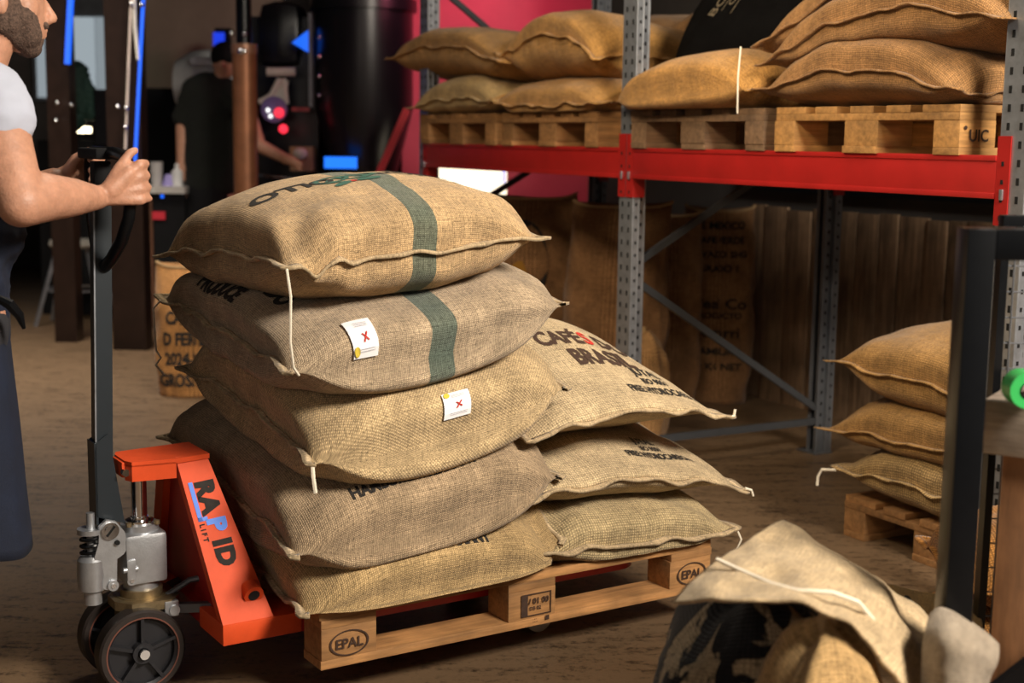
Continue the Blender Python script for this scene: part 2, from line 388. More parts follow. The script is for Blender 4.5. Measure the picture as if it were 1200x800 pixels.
    for i in range(nu + 1):
        for j in range(nv + 1):
            q = Vector((dx[i, j] * 4.2 + seed * 3.1, dy[i, j] * 4.2, seed)); nz[i, j] = noise.noise(q) * .7 + noise.noise(q * 2.7) * .35
            # long soft creases stretched along u
            nz2[i, j] = abs(noise.noise(Vector((dx[i, j] * 3 + 9 * seed, dy[i, j] * 9, 7.7 + seed))))
    edgef = np.clip(pr * 1.4, 0, 1)
    top = P + push; bot = P + push * .8
    top[..., 2] += t * pr + (wr * wrinkle + nz * .016 * lump - np.exp(-(nz2 / .05) ** 2) * .004 * wrinkle) * edgef
    bot[..., 2] -= b * pr - (wr * wrinkle) * edgef * .6
    # world
    Mf = np.array(fr); Rm, Tm = Mf[:3, :3], Mf[:3, 3]
    top = top @ Rm.T + Tm; bot = bot @ Rm.T + Tm
    if on:
        def hit(p):
            h = -1e9
            for bv in on:
                r = bv.ray_cast(Vector((p[0], p[1], 4)), Vector((0, 0, -1)))
                if r[0] is not None: h = max(h, r[0].z)
            return h
        Hb = np.full(u.shape, -1e9)
        for i in range(nu + 1):
            for j in range(nv + 1):
                h = hit(bot[i, j]); Hb[i, j] = h
                g = .0025
                if bot[i, j, 2] < h + g: bot[i, j, 2] = h + g
                lo = max(bot[i, j, 2], hit(top[i, j]) + g) + .012 * min(1, pr[i, j] * 3)
                if top[i, j, 2] < lo: top[i, j, 2] = lo
        for _ in range(2):   # relax the upper face where it was lifted
            s_ = top.copy(); s_[1:-1, 1:-1] = (top[:-2, 1:-1] + top[2:, 1:-1] + top[1:-1, :-2] + top[1:-1, 2:]) / 4
            top[..., 2] = np.maximum(top[..., 2] * .6 + s_[..., 2] * .4, bot[..., 2])
    # shared seam
    bd = edge < 1e-9
    sm = np.maximum(top, bot); 
    top[bd] = np.where((top[bd][:, 2] > bot[bd][:, 2])[:, None], top[bd], bot[bd]); bot[bd] = top[bd]
    base = Vector(((top[..., 0].mean()), (top[..., 1].mean()), float(bot[..., 2].min())))
    inv = np.array(base)
    idx_t = np.arange((nu + 1) * (nv + 1)).reshape(nu + 1, nv + 1); idx_b = idx_t.copy(); off = idx_t.size; extra = []
    cnt = off
    for i in range(nu + 1):
        for j in range(nv + 1):
            if not bd[i, j]: idx_b[i, j] = cnt; cnt += 1; extra.append((i, j))
    vs = [tuple(top[i, j] - inv) for i in range(nu + 1) for j in range(nv + 1)] + [tuple(bot[i, j] - inv) for i, j in extra]
    def arc(G):
        a = np.zeros(u.shape); a[1:] = np.cumsum(np.linalg.norm(np.diff(G, axis=0), axis=2), axis=0); a -= a[nu // 2] - Lx / 2
        c = np.zeros(u.shape); c[:, 1:] = np.cumsum(np.linalg.norm(np.diff(G, axis=1), axis=2), axis=1); c -= c[:, nv // 2:nv // 2 + 1] - Ly / 2
        return a, c
    (ta, tb_), (ba, bb_) = arc(top), arc(bot)
    uvs = [(ta[i, j], tb_[i, j]) for i in range(nu + 1) for j in range(nv + 1)] + [(ba[i, j], bb_[i, j]) for i, j in extra]
    fs = []
    for i in range(nu):
        for j in range(nv):
            fs.append((idx_t[i, j], idx_t[i + 1, j], idx_t[i + 1, j + 1], idx_t[i, j + 1]))
            q = (idx_b[i, j], idx_b[i, j + 1], idx_b[i + 1, j + 1], idx_b[i + 1, j])
            fs.append(q)
    fs = [tuple(int(x) for x in f) for f in fs]
    root = thing(name, label, cat, FW, base, 0, group)
    body = mesh('body', vs, fs, m, root, uv=uvs)
    # stitched seam: a narrow folded lip all around, waving a little
    per = [(i, 0) for i in range(nu)] + [(nu, j) for j in range(nv)] + [(i, nv) for i in range(nu, 0, -1)] + [(0, j) for j in range(nv, 0, -1)]
    pts = [Vector(top[i, j] - inv) for i, j in per]; K = len(pts)
    # resample evenly
    sv = []; sf = []; su = []; s_len = 0; live = []
    for k in range(K):
        i_, j_ = per[k]; live.append(lips[0] if (j_ == 0 and 2 < i_ < nu - 2) else (lips[1] if (i_ == nu and 2 < j_ < nv - 2) else 1))
        a, c = pts[k - 1], pts[(k + 1) % K]; d = (c - a).normalized(); n = d.cross(Vector((0, 0, 1)))
        n = n.normalized() if n.length > .05 else Vector((1, 0, 0))
        # outward = away from centre
        if n.dot(pts[k]) < 0: n = -n
        s_len += (pts[k] - pts[k - 1]).length
        wz = (noise.noise(Vector((s_len * 14, seed, 0)))) * .012; ww = seamw * (1 + .35 * noise.noise(Vector((s_len * 30, seed, 5))))
        o_ = n * ww + Vector((0, 0, wz)); hz = Vector((0, 0, .0042 if fr is FP else .003))
        for q in (pts[k] - n * .004 - hz, pts[k] + o_ - hz * .8, pts[k] + o_ + hz * .8, pts[k] - n * .004 + hz): sv.append(q); su.append((s_len, .002 * (len(sv) % 4)))
    for k in range(K):
        A, B = 4 * k, 4 * ((k + 1) % K)
        if not (live[k] and live[(k + 1) % K]): continue
        for j in range(4): sf.append((A + j, B + j, B + (j + 1) % 4, A + (j + 1) % 4))
    mesh('seam', sv, sf, M_SEAM if fr is FP else m, root, uv=su)
    # surface map for prints and tags
    Nrm = np.cross(np.gradient(top, axis=0), np.gradient(top, axis=1)); Nrm /= (np.linalg.norm(Nrm, axis=2, keepdims=True) + 1e-9)
    def surf(x, y, lift=.002):
        uu = x / Lx; vv = y / Ly
        gi = np.interp(uu, U, np.arange(nu + 1)) / nu; gj = np.interp(vv, V, np.arange(nv + 1)) / nv
        return Vector(interp(top, gi, gj) - inv + interp(Nrm, gi, gj) * lift)
    for nm, mt, items in prints:
        for it in items:
            Vv, Ff = shapes([it], surf); mesh(nm, Vv, Ff, mt, root, smooth=False)
    for (ppts, r) in strings:
        q = [fr @ Vector(p) - base for p in ppts]
        MB().tube(q, r, 6).build('thread', M_THREAD, root)
    bv = BVHTree.FromPolygons([tuple(Vector(v_) + base) for v_ in vs], fs)
    root['_'] = 1; del root['_']
    return bv, root, surf, (Lx, Ly)
def standing_sack(name, label, c, w_, d_, h, yaw, m, seed=0, group=None, prints=(), top='fold', lean=(0, 0), cat='sack', nu=56, nv=34):
    """an upright stuffed sack: rounded body, pinched folded top with two ears"""
    vs = []; uvs = []; grid = np.zeros((nu + 1, nv + 1, 3))
    for j in range(nv + 1):
        s = j / nv; z = s * h
        bodyw = 1 + .06 * math.sin(math.pi * min(1, s * 1.15)) - .10 * max(0, .12 - s) / .12
        if top == 'fold': thick = 1 if s < .7 else max(.1, 1 - ((s - .7) / .3) ** 1.4 * .92)
        elif top == 'dome':
            thick = math.sqrt(max(0, 1 - max(0, (s - .62) / .38) ** 2.2)) * .98 + .02; bodyw *= thick
        else: thick = 1 - .25 * max(0, s - .8) / .2
        for i in range(nu + 1):
            a = 2 * math.pi * i / nu; ca, sa = math.cos(a), math.sin(a); ex = .62
            x = w_ / 2 * bodyw * math.copysign(abs(ca) ** ex, ca); y = d_ / 2 * thick * math.copysign(abs(sa) ** ex, sa)
            n = noise.noise(Vector((ca * 2 + seed, sa * 2, z * 7))) * .018 + noise.noise(Vector((ca * 6, sa * 6 + seed, z * 16))) * .007
            x += n * ca; y += n * sa * thick; zz = z + (.03 * (abs(ca) ** 3) * max(0, s - .7) / .3 if top == 'fold' else .015 * math.sin(a * 3 + seed) * (s > .85))
            grid[i, j] = (x + lean[0] * s * s, y + lean[1] * s * s, zz); vs.append(grid[i, j]); uvs.append((i / nu * 2 * (w_ + d_), z))
    fs = [(i * 0 + (j * (nu + 1) + i), j * (nu + 1) + i + 1, (j + 1) * (nu + 1) + i + 1, (j + 1) * (nu + 1) + i) for j in range(nv) for i in range(nu)]
    fs.append(tuple(range(nu))[::-1]); fs.append(tuple(nv * (nu + 1) + i for i in range(nu)))
    root = thing(name, label, cat, FW, c, yaw, group)
    mesh('body', vs, fs, m, root, uv=uvs)
    def surf(x, z, lift=.004):   # front face is -y ; x from -w/2..w/2
        q = np.clip(x / (w_ / 2), -.98, .98); a = 2 * math.pi - math.acos(math.copysign(abs(q) ** (1 / .62), q))
        gi = a / (2 * math.pi); p = interp(grid, gi, z / h); e_ = .01
        t1 = interp(grid, min(gi + e_, 1), z / h) - interp(grid, gi - e_, z / h); t2 = interp(grid, gi, z / h + e_) - interp(grid, gi, z / h - e_)
        n = np.cross(t1, t2); n /= np.linalg.norm(n) + 1e-9
        return Vector(p + n * lift)
    for nm, mt, items in prints:
        for it in items:
            Vv, Ff = shapes([it], surf); mesh(nm, Vv, Ff, mt, root, smooth=False)
    seam = [Vector(grid[i, nv]) + Vector((0, 0, .002)) for i in range(nu)]
    MB().tube(seam, .007, 6, closed=True).build('seam', M_SEAMTHREAD, root)
    return root
# ------------------------------------------------------------------ pallets
def pallet(label, fr, loc, rz, m, marks=True, group=None, loose=0):
    root = thing('pallet', label, 'pallet', fr, loc, rz, group); rnd = random.Random(int(loc[0] * 100) + 5)
    def j(): return rnd.uniform(-.003, .003)
    cache = {}
    def piece(nm, x0, x1, y0, y1, z0, z1):
        key = (nm, round(x1 - x0, 3), round(y1 - y0, 3), round(z1 - z0, 3))
        if key not in cache:
            o = MB().bb(-(x1 - x0) / 2, (x1 - x0) / 2, -(y1 - y0) / 2, (y1 - y0) / 2, -(z1 - z0) / 2, (z1 - z0) / 2, bev=.002).build(nm, m, root)
            cache[key] = o.data
        else: o = link(nm, cache[key], None, root)
        o.location = ((x0 + x1) / 2 + j(), (y0 + y1) / 2 + (0 if y0 < .01 else j()), (z0 + z1) / 2); return o
    for y0, w_ in ((0, .1), (.3275, .145), (.7, .1)): piece('bottom_board', 0, 1.2, y0, y0 + w_, 0, .022)
    for x0 in (0, .5275, 1.055):
        for y0, w_ in ((0, .1), (.3275, .145), (.7, .1)): piece('block', x0, x0 + .145, y0, y0 + w_, .022, .100)
        piece('stringer_board', x0, x0 + .145, 0, .8, .100, .122)
    for y0, w_ in ((0, .145), (.1895, .1), (.35, .1), (.5105, .1), (.655, .145)): piece('deck_board', 0, 1.2, y0, y0 + w_, .122, .144)
    return root
def planeprint(name, items, o, dx, dy, m, parent):
    o, dx, dy = Vector(o), Vector(dx), Vector(dy)
    V_, F_ = shapes(items, lambda x, y: o + dx * x + dy * y); return mesh(name, V_, F_, m, parent, smooth=False)
#@@STRUCT
# floor
def floor_mat():
    m = bpy.data.materials.new('floor_boards'); t, p = nodes(m); L = t.links.new
    tc = N(t, 'ShaderNodeTexCoord'); mp = N(t, 'ShaderNodeMapping'); mp.inputs['Scale'].default_value = (1.3, 7, 1)
    mp.inputs['Rotation'].default_value = (0, 0, R(-8))
    L(tc.outputs['Object'], mp.inputs['Vector'])
    n = N(t, 'ShaderNodeTexNoise', i_Scale=3.2, i_Detail=9, i_Roughness=.72); L(mp.outputs['Vector'], n.inputs['Vector'])
    n2 = N(t, 'ShaderNodeTexNoise', i_Scale=38, i_Detail=5, i_Roughness=.8); L(tc.outputs['Object'], n2.inputs['Vector'])
    a = N(t, 'ShaderNodeMath', operation='ADD'); L(n.outputs['Fac'], a.inputs[0]); L(n2.outputs['Fac'], a.inputs[1])
    cr = N(t, 'ShaderNodeValToRGB'); e = cr.color_ramp.elements; e[0].position = .80; e[1].position = 1.22
    e[0].color = (.030, .018, .010, 1); e[1].color = (.165, .105, .058, 1)
    L(a.outputs[0], cr.inputs['Fac']); L(cr.outputs['Color'], p.inputs['Base Color'])
    r = N(t, 'ShaderNodeMapRange'); r.inputs[3].default_value = .3; r.inputs[4].default_value = .62; L(n.outputs['Fac'], r.inputs[0]); L(r.outputs[0], p.inputs['Roughness'])
    b = N(t, 'ShaderNodeBump', i_Strength=.25, i_Distance=.004); L(a.outputs[0], b.inputs['Height']); L(b.outputs['Normal'], p.inputs['Normal'])
    return m
MB().bb(-8, 7, -1.5, 14, -.05, 0).build('floor', floor_mat(), smooth=False, kind='structure')
MB().bb(-8, 7, -1.5, 14, 3.6, 3.7).build('ceiling', mat('dark_ceiling', (.05, .045, .04), .9), smooth=False, kind='structure')
M_DW = mat('dark_wall', (.05, .045, .042), .85, var=.25, scale=2)
MB().bb(-8, 7, 13.9, 14, 0, 3.6).build('wall_back', M_DW, smooth=False, kind='structure')
MB().bb(-8, -7.9, -1.5, 14, 0, 3.6).build('wall_left', M_DW, smooth=False, kind='structure')
MB().bb(6.9, 7, -1.5, 14, 0, 3.6).build('wall_right', M_DW, smooth=False, kind='structure')
# wall behind the racking, clad in rough planks up to shoulder height
wr = MB().bb(-.9, 6.3, 1.66, 1.76, 0, 3.6).build('wall_rack', M_DW, smooth=False, kind='structure'); wr.matrix_world = FR
PLK = wood('rough_plank', (.30, .19, .11), sc=(30, 30, 2.2), var=.6, bump=.8)
x = .60; rnd = random.Random(3); cache = []
for k in range(30):
    w_ = rnd.choice((.12, .15, .18)); h = 1.02 + rnd.uniform(-.015, .015)
    o = MB().bb(0, w_ - .008, -.018, 0, 0, h, bev=.002).build('plank', PLK, wr)
    o.location = (x, 1.66 - rnd.uniform(0, .012), 0); x += w_
MB().bb(.6, 6.2, 1.60, 1.66, 1.10, 1.42).build('trim_1', M_BLACK, wr, smooth=False)
# pink lit partition behind the far bay
M_PINK = mat('pink_panel', (.50, .075, .12), .6, var=.15, scale=2)
pw = MB().box((0, 0, 0), (2.2, .12, 3.6)).build('wall_pink', M_PINK, smooth=False, kind='structure')
p_ = at(470, 200, 10.3); pw.location = (p_.x + 1.1, 10.45, 1.8)
#@@RACK
rack = thing('pallet_rack', 'tall galvanised pallet rack with red beams carrying pallets of sacks', 'rack', FR)
def upright(x, y, rear=False):
    mb = MB(); s = -1 if rear else 1    # C section open to the back, .09 wide and .07 deep, 2.5 mm sheet drawn 4 mm
    y0 = y
    mb.bb(x - .045, x + .045, y0 - .002, y0 + .002, 0, 3.3)
    for sx in (-1, 1):
        mb.bb(x + sx * .045 - .002, x + sx * .045 + .002, y0, y0 + s * .03, 0, 3.3) if s > 0 else mb.bb(x + sx * .045 - .002, x + sx * .045 + .002, y0 - .03, y0, 0, 3.3)
        xx = x + sx * .036
        a, b_ = sorted((y0 + s * .030, y0 + s * .034)); mb.bb(xx - .011, xx + .011, a, b_, 0, 3.3)
        a, b_ = sorted((y0 + s * .030, y0 + s * .07)); mb.bb(x + sx * .027 - .002, x + sx * .027 + .002, a, b_, 0, 3.3)
        a, b_ = sorted((y0 + s * .066, y0 + s * .07)); mb.bb(x + sx * .020 - .009, x + sx * .020 + .009, a, b_, 0, 3.3)
    for sx in (-1, 1):  # thin rods added along the edges to catch bright vertical highlights
        for yy in (.002, .030, .068):
            mb.cyl((x + sx * (.045 if yy < .05 else .027), y0 + s * yy, 0), (x + sx * (.045 if yy < .05 else .027), y0 + s * yy, 3.3), .0042, n=10)
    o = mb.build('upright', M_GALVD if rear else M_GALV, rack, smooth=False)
    h = MB()
    for k in range(62):
        z = .1 + k * .05
        for sx in (-1, 1): h.box((x + sx * .022, y0 - s * .0022, z), (.010, .002, .02))
        h.box((x + .0475, y0 + s * .015, z), (.002, .008, .012))
        h.box((x + .0295, y0 + s * .05, z + .02), (.002, .010, .014))
    h.build('punched_holes', M_HOLE, o, smooth=False, kind='stuff')
    MB().bb(x - .06, x + .06, min(y0, y0 + s * .09) - .01, max(y0, y0 + s * .09), 0, .006).build('foot_plate', M_GALVD, o, smooth=False)
M_BRACE = mat('dark_brace_steel', (.075, .08, .09), .5, .5)
LB = 1.85; D = 1.08; ZB = 1.319; BH = .116
for x in (0, LB, 2 * LB + .04):
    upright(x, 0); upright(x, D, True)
    # lattice of the side frame
    for (a, b_) in (((.07, .14), (1.01, .14)), ((.07, .78), (1.01, .20)), ((.07, .88), (1.01, 1.40)), ((.07, 2.1), (1.01, 1.45)), ((.07, 2.15), (1.01, 2.75))):
        MB().bar((x + .012, a[0], a[1]), (x + .012, b_[0], b_[1]), .020, .028).build('brace', M_BRACE, rack, smooth=False)
for x in (0, LB):
    for y in (0, D):
        s = 1 if y == 0 else -1
        bm_ = MB(); ya, yb = sorted((y - s * .008, y + s * .038))
        xe_ = x + LB - .05 + (.04 if x else 0); bm_.bb(x + .05, xe_, ya, yb, ZB - BH, ZB, bev=.004)
        y1, y2 = sorted((y - s * .012, y - s * .002)); bm_.bb(x + .05, xe_, y1, y2, ZB - BH - .002, ZB - BH + .014, bev=.002).bb(x + .05, xe_, y1, y2, ZB - .014, ZB + .002, bev=.002)
        bo = bm_.build('beam', M_RED, rack)
        for xe, sg in ((x + .05, 1), (xe_, -1)):
            c = MB(); ya, yb = sorted((y - s * .006, y + s * .05))
            c.bb(min(xe - sg * .004, xe), max(xe - sg * .004, xe) + .003, ya, yb, ZB - BH - .075, ZB + .055)
            y1, y2 = sorted((y - s * .007, y - s * .003)); xs = sorted((xe, xe - sg * .046)); c.bb(xs[0], xs[1], y1, y2, ZB - BH - .075, ZB + .055)
            c.build('end_connector', M_RED, bo, smooth=False)
            MB().box((xe - sg * .025, y - s * .010, ZB - BH + .01), (.012, .006, .03), bev=.002).build('lock_pin', M_GALV, bo)
            hm = MB()
            for k in range(4): hm.box((xe - sg * .022, y - s * .0076, ZB - BH - .055 + k * .05), (.008, .002, .012))
            hm.build('connector_slots', M_HOLE, bo, smooth=False, kind='stuff')
# pallets on the rack
ROT = R(90)
pm = [( .80, 'rack pallet furthest left, under the frayed light sacks beside the pink wall', M_PAL), (1.66, 'weathered rack pallet between the leftmost one and the steel upright', M_PAL),
      (2.70, 'dark old rack pallet just right of the middle upright, under one smooth sack', M_PALD), (3.56, 'pale wooden rack pallet marked UIC at the right end of the red beam', M_PALN)]
rp = []
for x, lab, m in pm: rp.append(pallet(lab, FR, (x, -.02, ZB), ROT, m, group='pallets on the rack beams'))
planeprint('stamp', [(text('UIC', .048, .001), .036, .040), (ellipse(.022, .078, .006, .006), 0, 0)], (0, -.004, 0), (1, 0, 0), (0, 0, 1), M_BROWNINK, rp[3])
DECK = {}
def deck_bvh(fr, loc, rz):
    M_ = fr @ Matrix.Translation(loc) @ Matrix.Rotation(rz, 4, 'Z')
    q = [M_ @ Vector(p) for p in ((-.4, -.4, .144), (1.6, -.4, .144), (1.6, 1.2, .144), (-.4, 1.2, .144))]
    return BVHTree.FromPolygons(q, [(0, 1, 2, 3)])
B_OR = burlap('burlap_shelf', (.60, .31, .085), thread=.007, dark=.6)
B_OR2 = burlap('burlap_shelf_pale', (.66, .44, .18), thread=.008, dark=.6)
B_BR = burlap('burlap_shelf_brown', (.44, .23, .085), thread=.007, dark=.55)
B_BK = burlap('burlap_black', (.006, .0055, .0055), thread=.007)
ZD = ZB + .144
def rsack(lab, x0, x1, zl, zr, t, b, m, seed, on, y0=-.06, y1=.62, grp=None, **kw):
    lift = kw.pop('lift', 0)
    return sack('jute_sack', lab, [(x0, y0, zl), (x1, y0, zr), (x1 - .03, y1, zr + lift), (x0 + .03, y1, zl + lift)], t, b, m, seed, FR, on, grp, **kw)
dk = [deck_bvh(FR, (x, -.02, ZB), ROT) for x, _, _ in pm]
G1 = 'sacks lying on the rack pallets'
a1 = rsack('pale greenish-tan sack lying lowest at the far left of the shelf', -.06, .86, ZD + .035, ZD + .05, .15, .08, B_OR2, 11, [dk[0]], grp=G1, sag=(.03, 0, 0, 0))
a2 = rsack('long golden sack pointing left, upper one of the far left pallet', -.32, .92, ZD + .29, ZD + .22, .14, .14, B_OR, 12, [dk[0], a1[0]], grp=G1, sag=(.07, 0, 0, 0))
b1 = rsack('plump golden sack with a small white tag, lower one beside the steel upright', .82, 1.70, ZD + .05, ZD + .04, .13, .10, B_OR, 13, [dk[1], a1[0]], grp=G1, sag=(-.02, 0, 0, 0))
b2 = rsack('large domed sack with a greyish right side, upper one beside the steel upright', .83, 1.66, ZD + .23, ZD + .22, .17, .16, B_OR, 14, [dk[1], a1[0], b1[0], a2[0]], y0=-.04, grp=G1, sag=(.10, 0, 0, 0))
c1 = rsack('smooth rounded sack lying alone between the steel upright and the pale pallet', 1.84, 2.68, ZD + .03, ZD + .06, .17, .10, B_OR, 15, [dk[2]], grp=G1, lips=(0, 1, 1, 1), bow=(-.03, .02, .02, .03), bulge=.05, sag=(.02, 0, 0, 0), prints=[('stitch_line', M_BROWNINK, [(rect(.42, .03, .424, .3, 8), 0, 0)])],
           strings=[([(2.66, -.10, ZD + .20), (2.67, -.115, ZD + .10), (2.655, -.10, ZD - .02)], .003)])
d1 = rsack('brown sack lying lowest on the pale UIC pallet', 2.70, 3.58, ZD + .05, ZD + .03, .17, .08, B_BR, 16, [dk[3]], grp=G1, sag=(.07, 0, 0, 0))
d2 = rsack('brown sack in the middle of the pile on the pale UIC pallet', 2.70, 3.72, ZD + .14, ZD + .22, .16, .12, B_BR, 17, [dk[3], d1[0]], grp=G1, y0=-.05, sag=(.10, 0, 0, 0), lift=.05)
d3 = rsack('brown sack on top of the pile on the pale UIC pallet', 2.64, 3.60, ZD + .19, ZD + .31, .16, .12, B_BR, 18, [dk[3], d1[0], d2[0]], grp=G1, y0=-.02, sag=(.11, 0, 0, 0), lift=.05)
bk = rsack('black sack with faded pale lettering standing behind the smooth rounded sack', 1.86, 2.76, ZD + .10, ZD + .10, .14, .02, B_BK, 19, [dk[2]], y0=.16, y1=.50, grp=G1, lift=.62, lips=(0, 1, 1, 1), pq=(4, .35))
M_FADE = mat('faded_print', (.13, .10, .06), .9, var=.5, scale=80)
for it in [(text('OURO', .085, .002, spacing=1.1), .30, .34, .9), (rect(0, 0, .46, .006), .24, .16, 1.25), (rect(0, 0, .46, .006), .31, .14, 1.25), (text('COFFEE CORP', .055, .001), .29, .17, 1.25), (text('BOURBON', .07, .001), .20, .14, 1.2), (text('GRADE', .07, .001), .48, .20, 1.2), (text('22', .06, .002), .58, .25)]:
    Vv, Ff = shapes([it], bk[2]); mesh('print', Vv, Ff, M_FADE, bk[1], smooth=False)

e1 = rsack('crumpled empty sack folded over the top of the pile beside the right upright', 3.33, 3.74, ZD + .42, ZD + .40, .07, .06, B_OR2, 21, [d3[0], d2[0]], y0=-.04, y1=.30, grp=G1, wrinkle=2.2, bulge=.02)
for k, (x0, x1, z, nm) in enumerate(((.3, 1.2, .30, 'dusky sack in the back row behind the far left pile'), (1.15, 1.9, .32, 'dusky sack in the back row just left of the steel upright'))):
    rsack(nm, x0, x1, ZD + z, ZD + z + .04, .16, .25, B_BR, 30 + k, [dk[0]], y0=.60, y1=1.15, grp='sacks in the back row of the shelf')
#@@GROUND STACK
gp_loc = (3.70, .235, 0)
gp = pallet('pallet on the floor under the rack, carrying three golden sacks', FR, gp_loc, ROT, M_PAL)
gb = deck_bvh(FR, gp_loc, ROT)
G2 = 'three sacks stacked on the floor pallet'
def gsack(lab, x0, zl, zr, t, b, m, seed, on, **kw):
    return sack('jute_sack', lab, [(x0, .20, zl), (3.72, .20, zr), (3.72, .92, zr), (x0 + .04, .92, zl + .03)], t, b, m, seed, FR, on, G2, **kw)
B_G = burlap('burlap_ground', (.52, .29, .095), thread=.008)
B_G2 = burlap('burlap_ground_pale', (.55, .36, .15), thread=.010, dark=.45)
g1 = gsack('coarse sack with a drooping ear, lowest of the three on the floor pallet', 2.88, .235, .22, .14, .12, B_G2, 41, [gb], sag=(.02, 0, 0, 0), bow=(.02, .02, .02, .05),
           strings=[([(2.90, .19, .235), (2.85, .17, .228), (2.838, .165, .20), (2.842, .16, .17)], .005)])
g2 = gsack('golden sack with a stitched lower seam, middle of the three on the floor pallet', 2.79, .355, .36, .165, .08, B_G, 42, [gb, g1[0]], sag=(.03, 0, 0, 0), bow=(.02, .02, .02, .05))
g3 = gsack('plump golden sack on top of the three on the floor pallet', 2.82, .60, .56, .17, .15, B_G, 43, [gb, g1[0], g2[0]], sag=(.01, 0, 0, 0), bow=(.02, .02, .02, .06))
#@@BULK SACKS behind the rack
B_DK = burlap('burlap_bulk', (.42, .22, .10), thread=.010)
M_YEL = mat('yellow_ink', (.45, .22, .03), .9)
def bulk(lab, px, Y, w_, d_, h, m, seed, **kw):
    c = at(px, 300, Y); return standing_sack('standing_sack', lab, Vector((c.x, Y, 0)), w_, d_, h, kw.pop('yaw', 0), m, seed, 'tall sacks standing under the rack', **kw)
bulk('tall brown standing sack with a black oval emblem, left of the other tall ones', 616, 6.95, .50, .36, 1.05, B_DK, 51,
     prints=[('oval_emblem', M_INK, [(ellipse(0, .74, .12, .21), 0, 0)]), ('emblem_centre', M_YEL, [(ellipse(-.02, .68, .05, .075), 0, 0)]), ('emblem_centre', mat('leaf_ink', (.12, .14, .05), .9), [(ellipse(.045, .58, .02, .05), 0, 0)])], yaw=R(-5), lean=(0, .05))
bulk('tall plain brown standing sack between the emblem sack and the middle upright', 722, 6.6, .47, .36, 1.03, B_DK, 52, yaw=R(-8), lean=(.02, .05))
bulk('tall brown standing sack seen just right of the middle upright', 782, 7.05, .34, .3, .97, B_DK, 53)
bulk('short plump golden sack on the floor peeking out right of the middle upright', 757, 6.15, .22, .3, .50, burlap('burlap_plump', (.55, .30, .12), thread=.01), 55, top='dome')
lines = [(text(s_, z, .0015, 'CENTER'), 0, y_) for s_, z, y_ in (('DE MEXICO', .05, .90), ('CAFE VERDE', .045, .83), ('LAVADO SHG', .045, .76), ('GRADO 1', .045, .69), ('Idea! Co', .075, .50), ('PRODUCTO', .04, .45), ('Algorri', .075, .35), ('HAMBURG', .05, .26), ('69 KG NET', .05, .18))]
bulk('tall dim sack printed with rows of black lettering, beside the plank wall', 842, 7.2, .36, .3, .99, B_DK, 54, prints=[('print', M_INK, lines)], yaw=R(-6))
#@@PRINTED SACK
B_PR = burlap('burlap_printed', (.62, .30, .10), thread=.012)
pl = [(text(s_, .090, .004, 'CENTER', xs=.62), -.02, y_) for s_, y_ in (('A.VIVA', .50), ('CARNEA', .385), ('D FERTEN', .275), ('2024-2025', .170), ('GROSS NET', .060))]
pc = at(232, 455, 7.2); pc.z = 0
standing_sack('standing_sack', 'brown standing sack with big black stencilled lines reading 2024-2025', pc, .40, .3, .66, R(6), B_PR, 61, None, prints=[('print', M_INK, pl)])
#@@LOADED PALLET
PZ = .097
lp = pallet('stamped pallet lifted on the hand pallet truck, loaded with eight sacks', FP, (0, 0, PZ), 0, M_PAL)
for x0 in (.0, 1.055):
    planeprint('stamp', [(ellipse(.072, .056, .050, .031), 0, 0), ], (x0, -.0012, 0), (1, 0, 0), (0, 0, 1), M_INK, lp) if 0 else None
    planeprint('stamp', [(ellipse(.074, .058, .052, .032, .90), 0, 0), (text('EPAL', .034, .0008, 'CENTER'), .074, .046)], (x0, -.0035, 0), (1, 0, 0), (0, 0, 1), M_BROWNINK, lp)
planeprint('stamp', [(rect(.035, .030, .055, .090), 0, 0), (rect(.055, .030, .128, .033), 0, 0), (rect(.055, .087, .128, .090), 0, 0), (rect(.125, .030, .128, .090), 0, 0), (text('/ 01 00', .022, .0006), .058, .062), (text('DB 02', .014, .0004), .06, .045), (rect(.11, .012, .122, .024), 0, 0), (text('.::.', .02), .07, .012)],
           (.5275, -.0035, 0), (1, 0, 0), (0, 0, 1), M_BROWNINK, lp)
pb = deck_bvh(FP, (0, 0, PZ), 0)
TOPZ = PZ + .144
A_ = (.56, .405, .215)
B_T = burlap('burlap_tan', A_, thread=.0055)
B_T2 = burlap('burlap_tan_brownish', (.54, .39, .24), thread=.0055)
B_TG = burlap('burlap_gold', (.64, .44, .21), thread=.0055)
B_TW = burlap('burlap_twill', (.70, .51, .28), thread=.0065, twill=R(38), dark=.6)
B_S5 = burlap('burlap_stripe_top', (.68, .46, .24), stripe=(.318, .382, (.05, .13, .115)), thread=.005)
B_S4 = burlap('burlap_stripe_second', (.62, .47, .31), stripe=(.330, .398, (.05, .13, .115)), thread=.005)
B_BZ = burlap('burlap_brazil', (.68, .52, .31), thread=.0075, dark=.6)
B_BZ2 = burlap('burlap_brazil_low', (.60, .46, .25), thread=.008, dark=.55)
GL = 'sacks stacked on the loaded pallet'
def ps(lab, NL, NR, BR, BL, t, b, m, seed, on, **kw):
    return sack('coffee_sack', lab, [NL, NR, BR, BL], t, b, m, seed, FP, on, GL, nu=64, nv=64, **kw)
def HG(y0, s=.032): return ('print', M_INK, [(text('HAMBURG - GERMANY', s, .0012), .15, y0)])
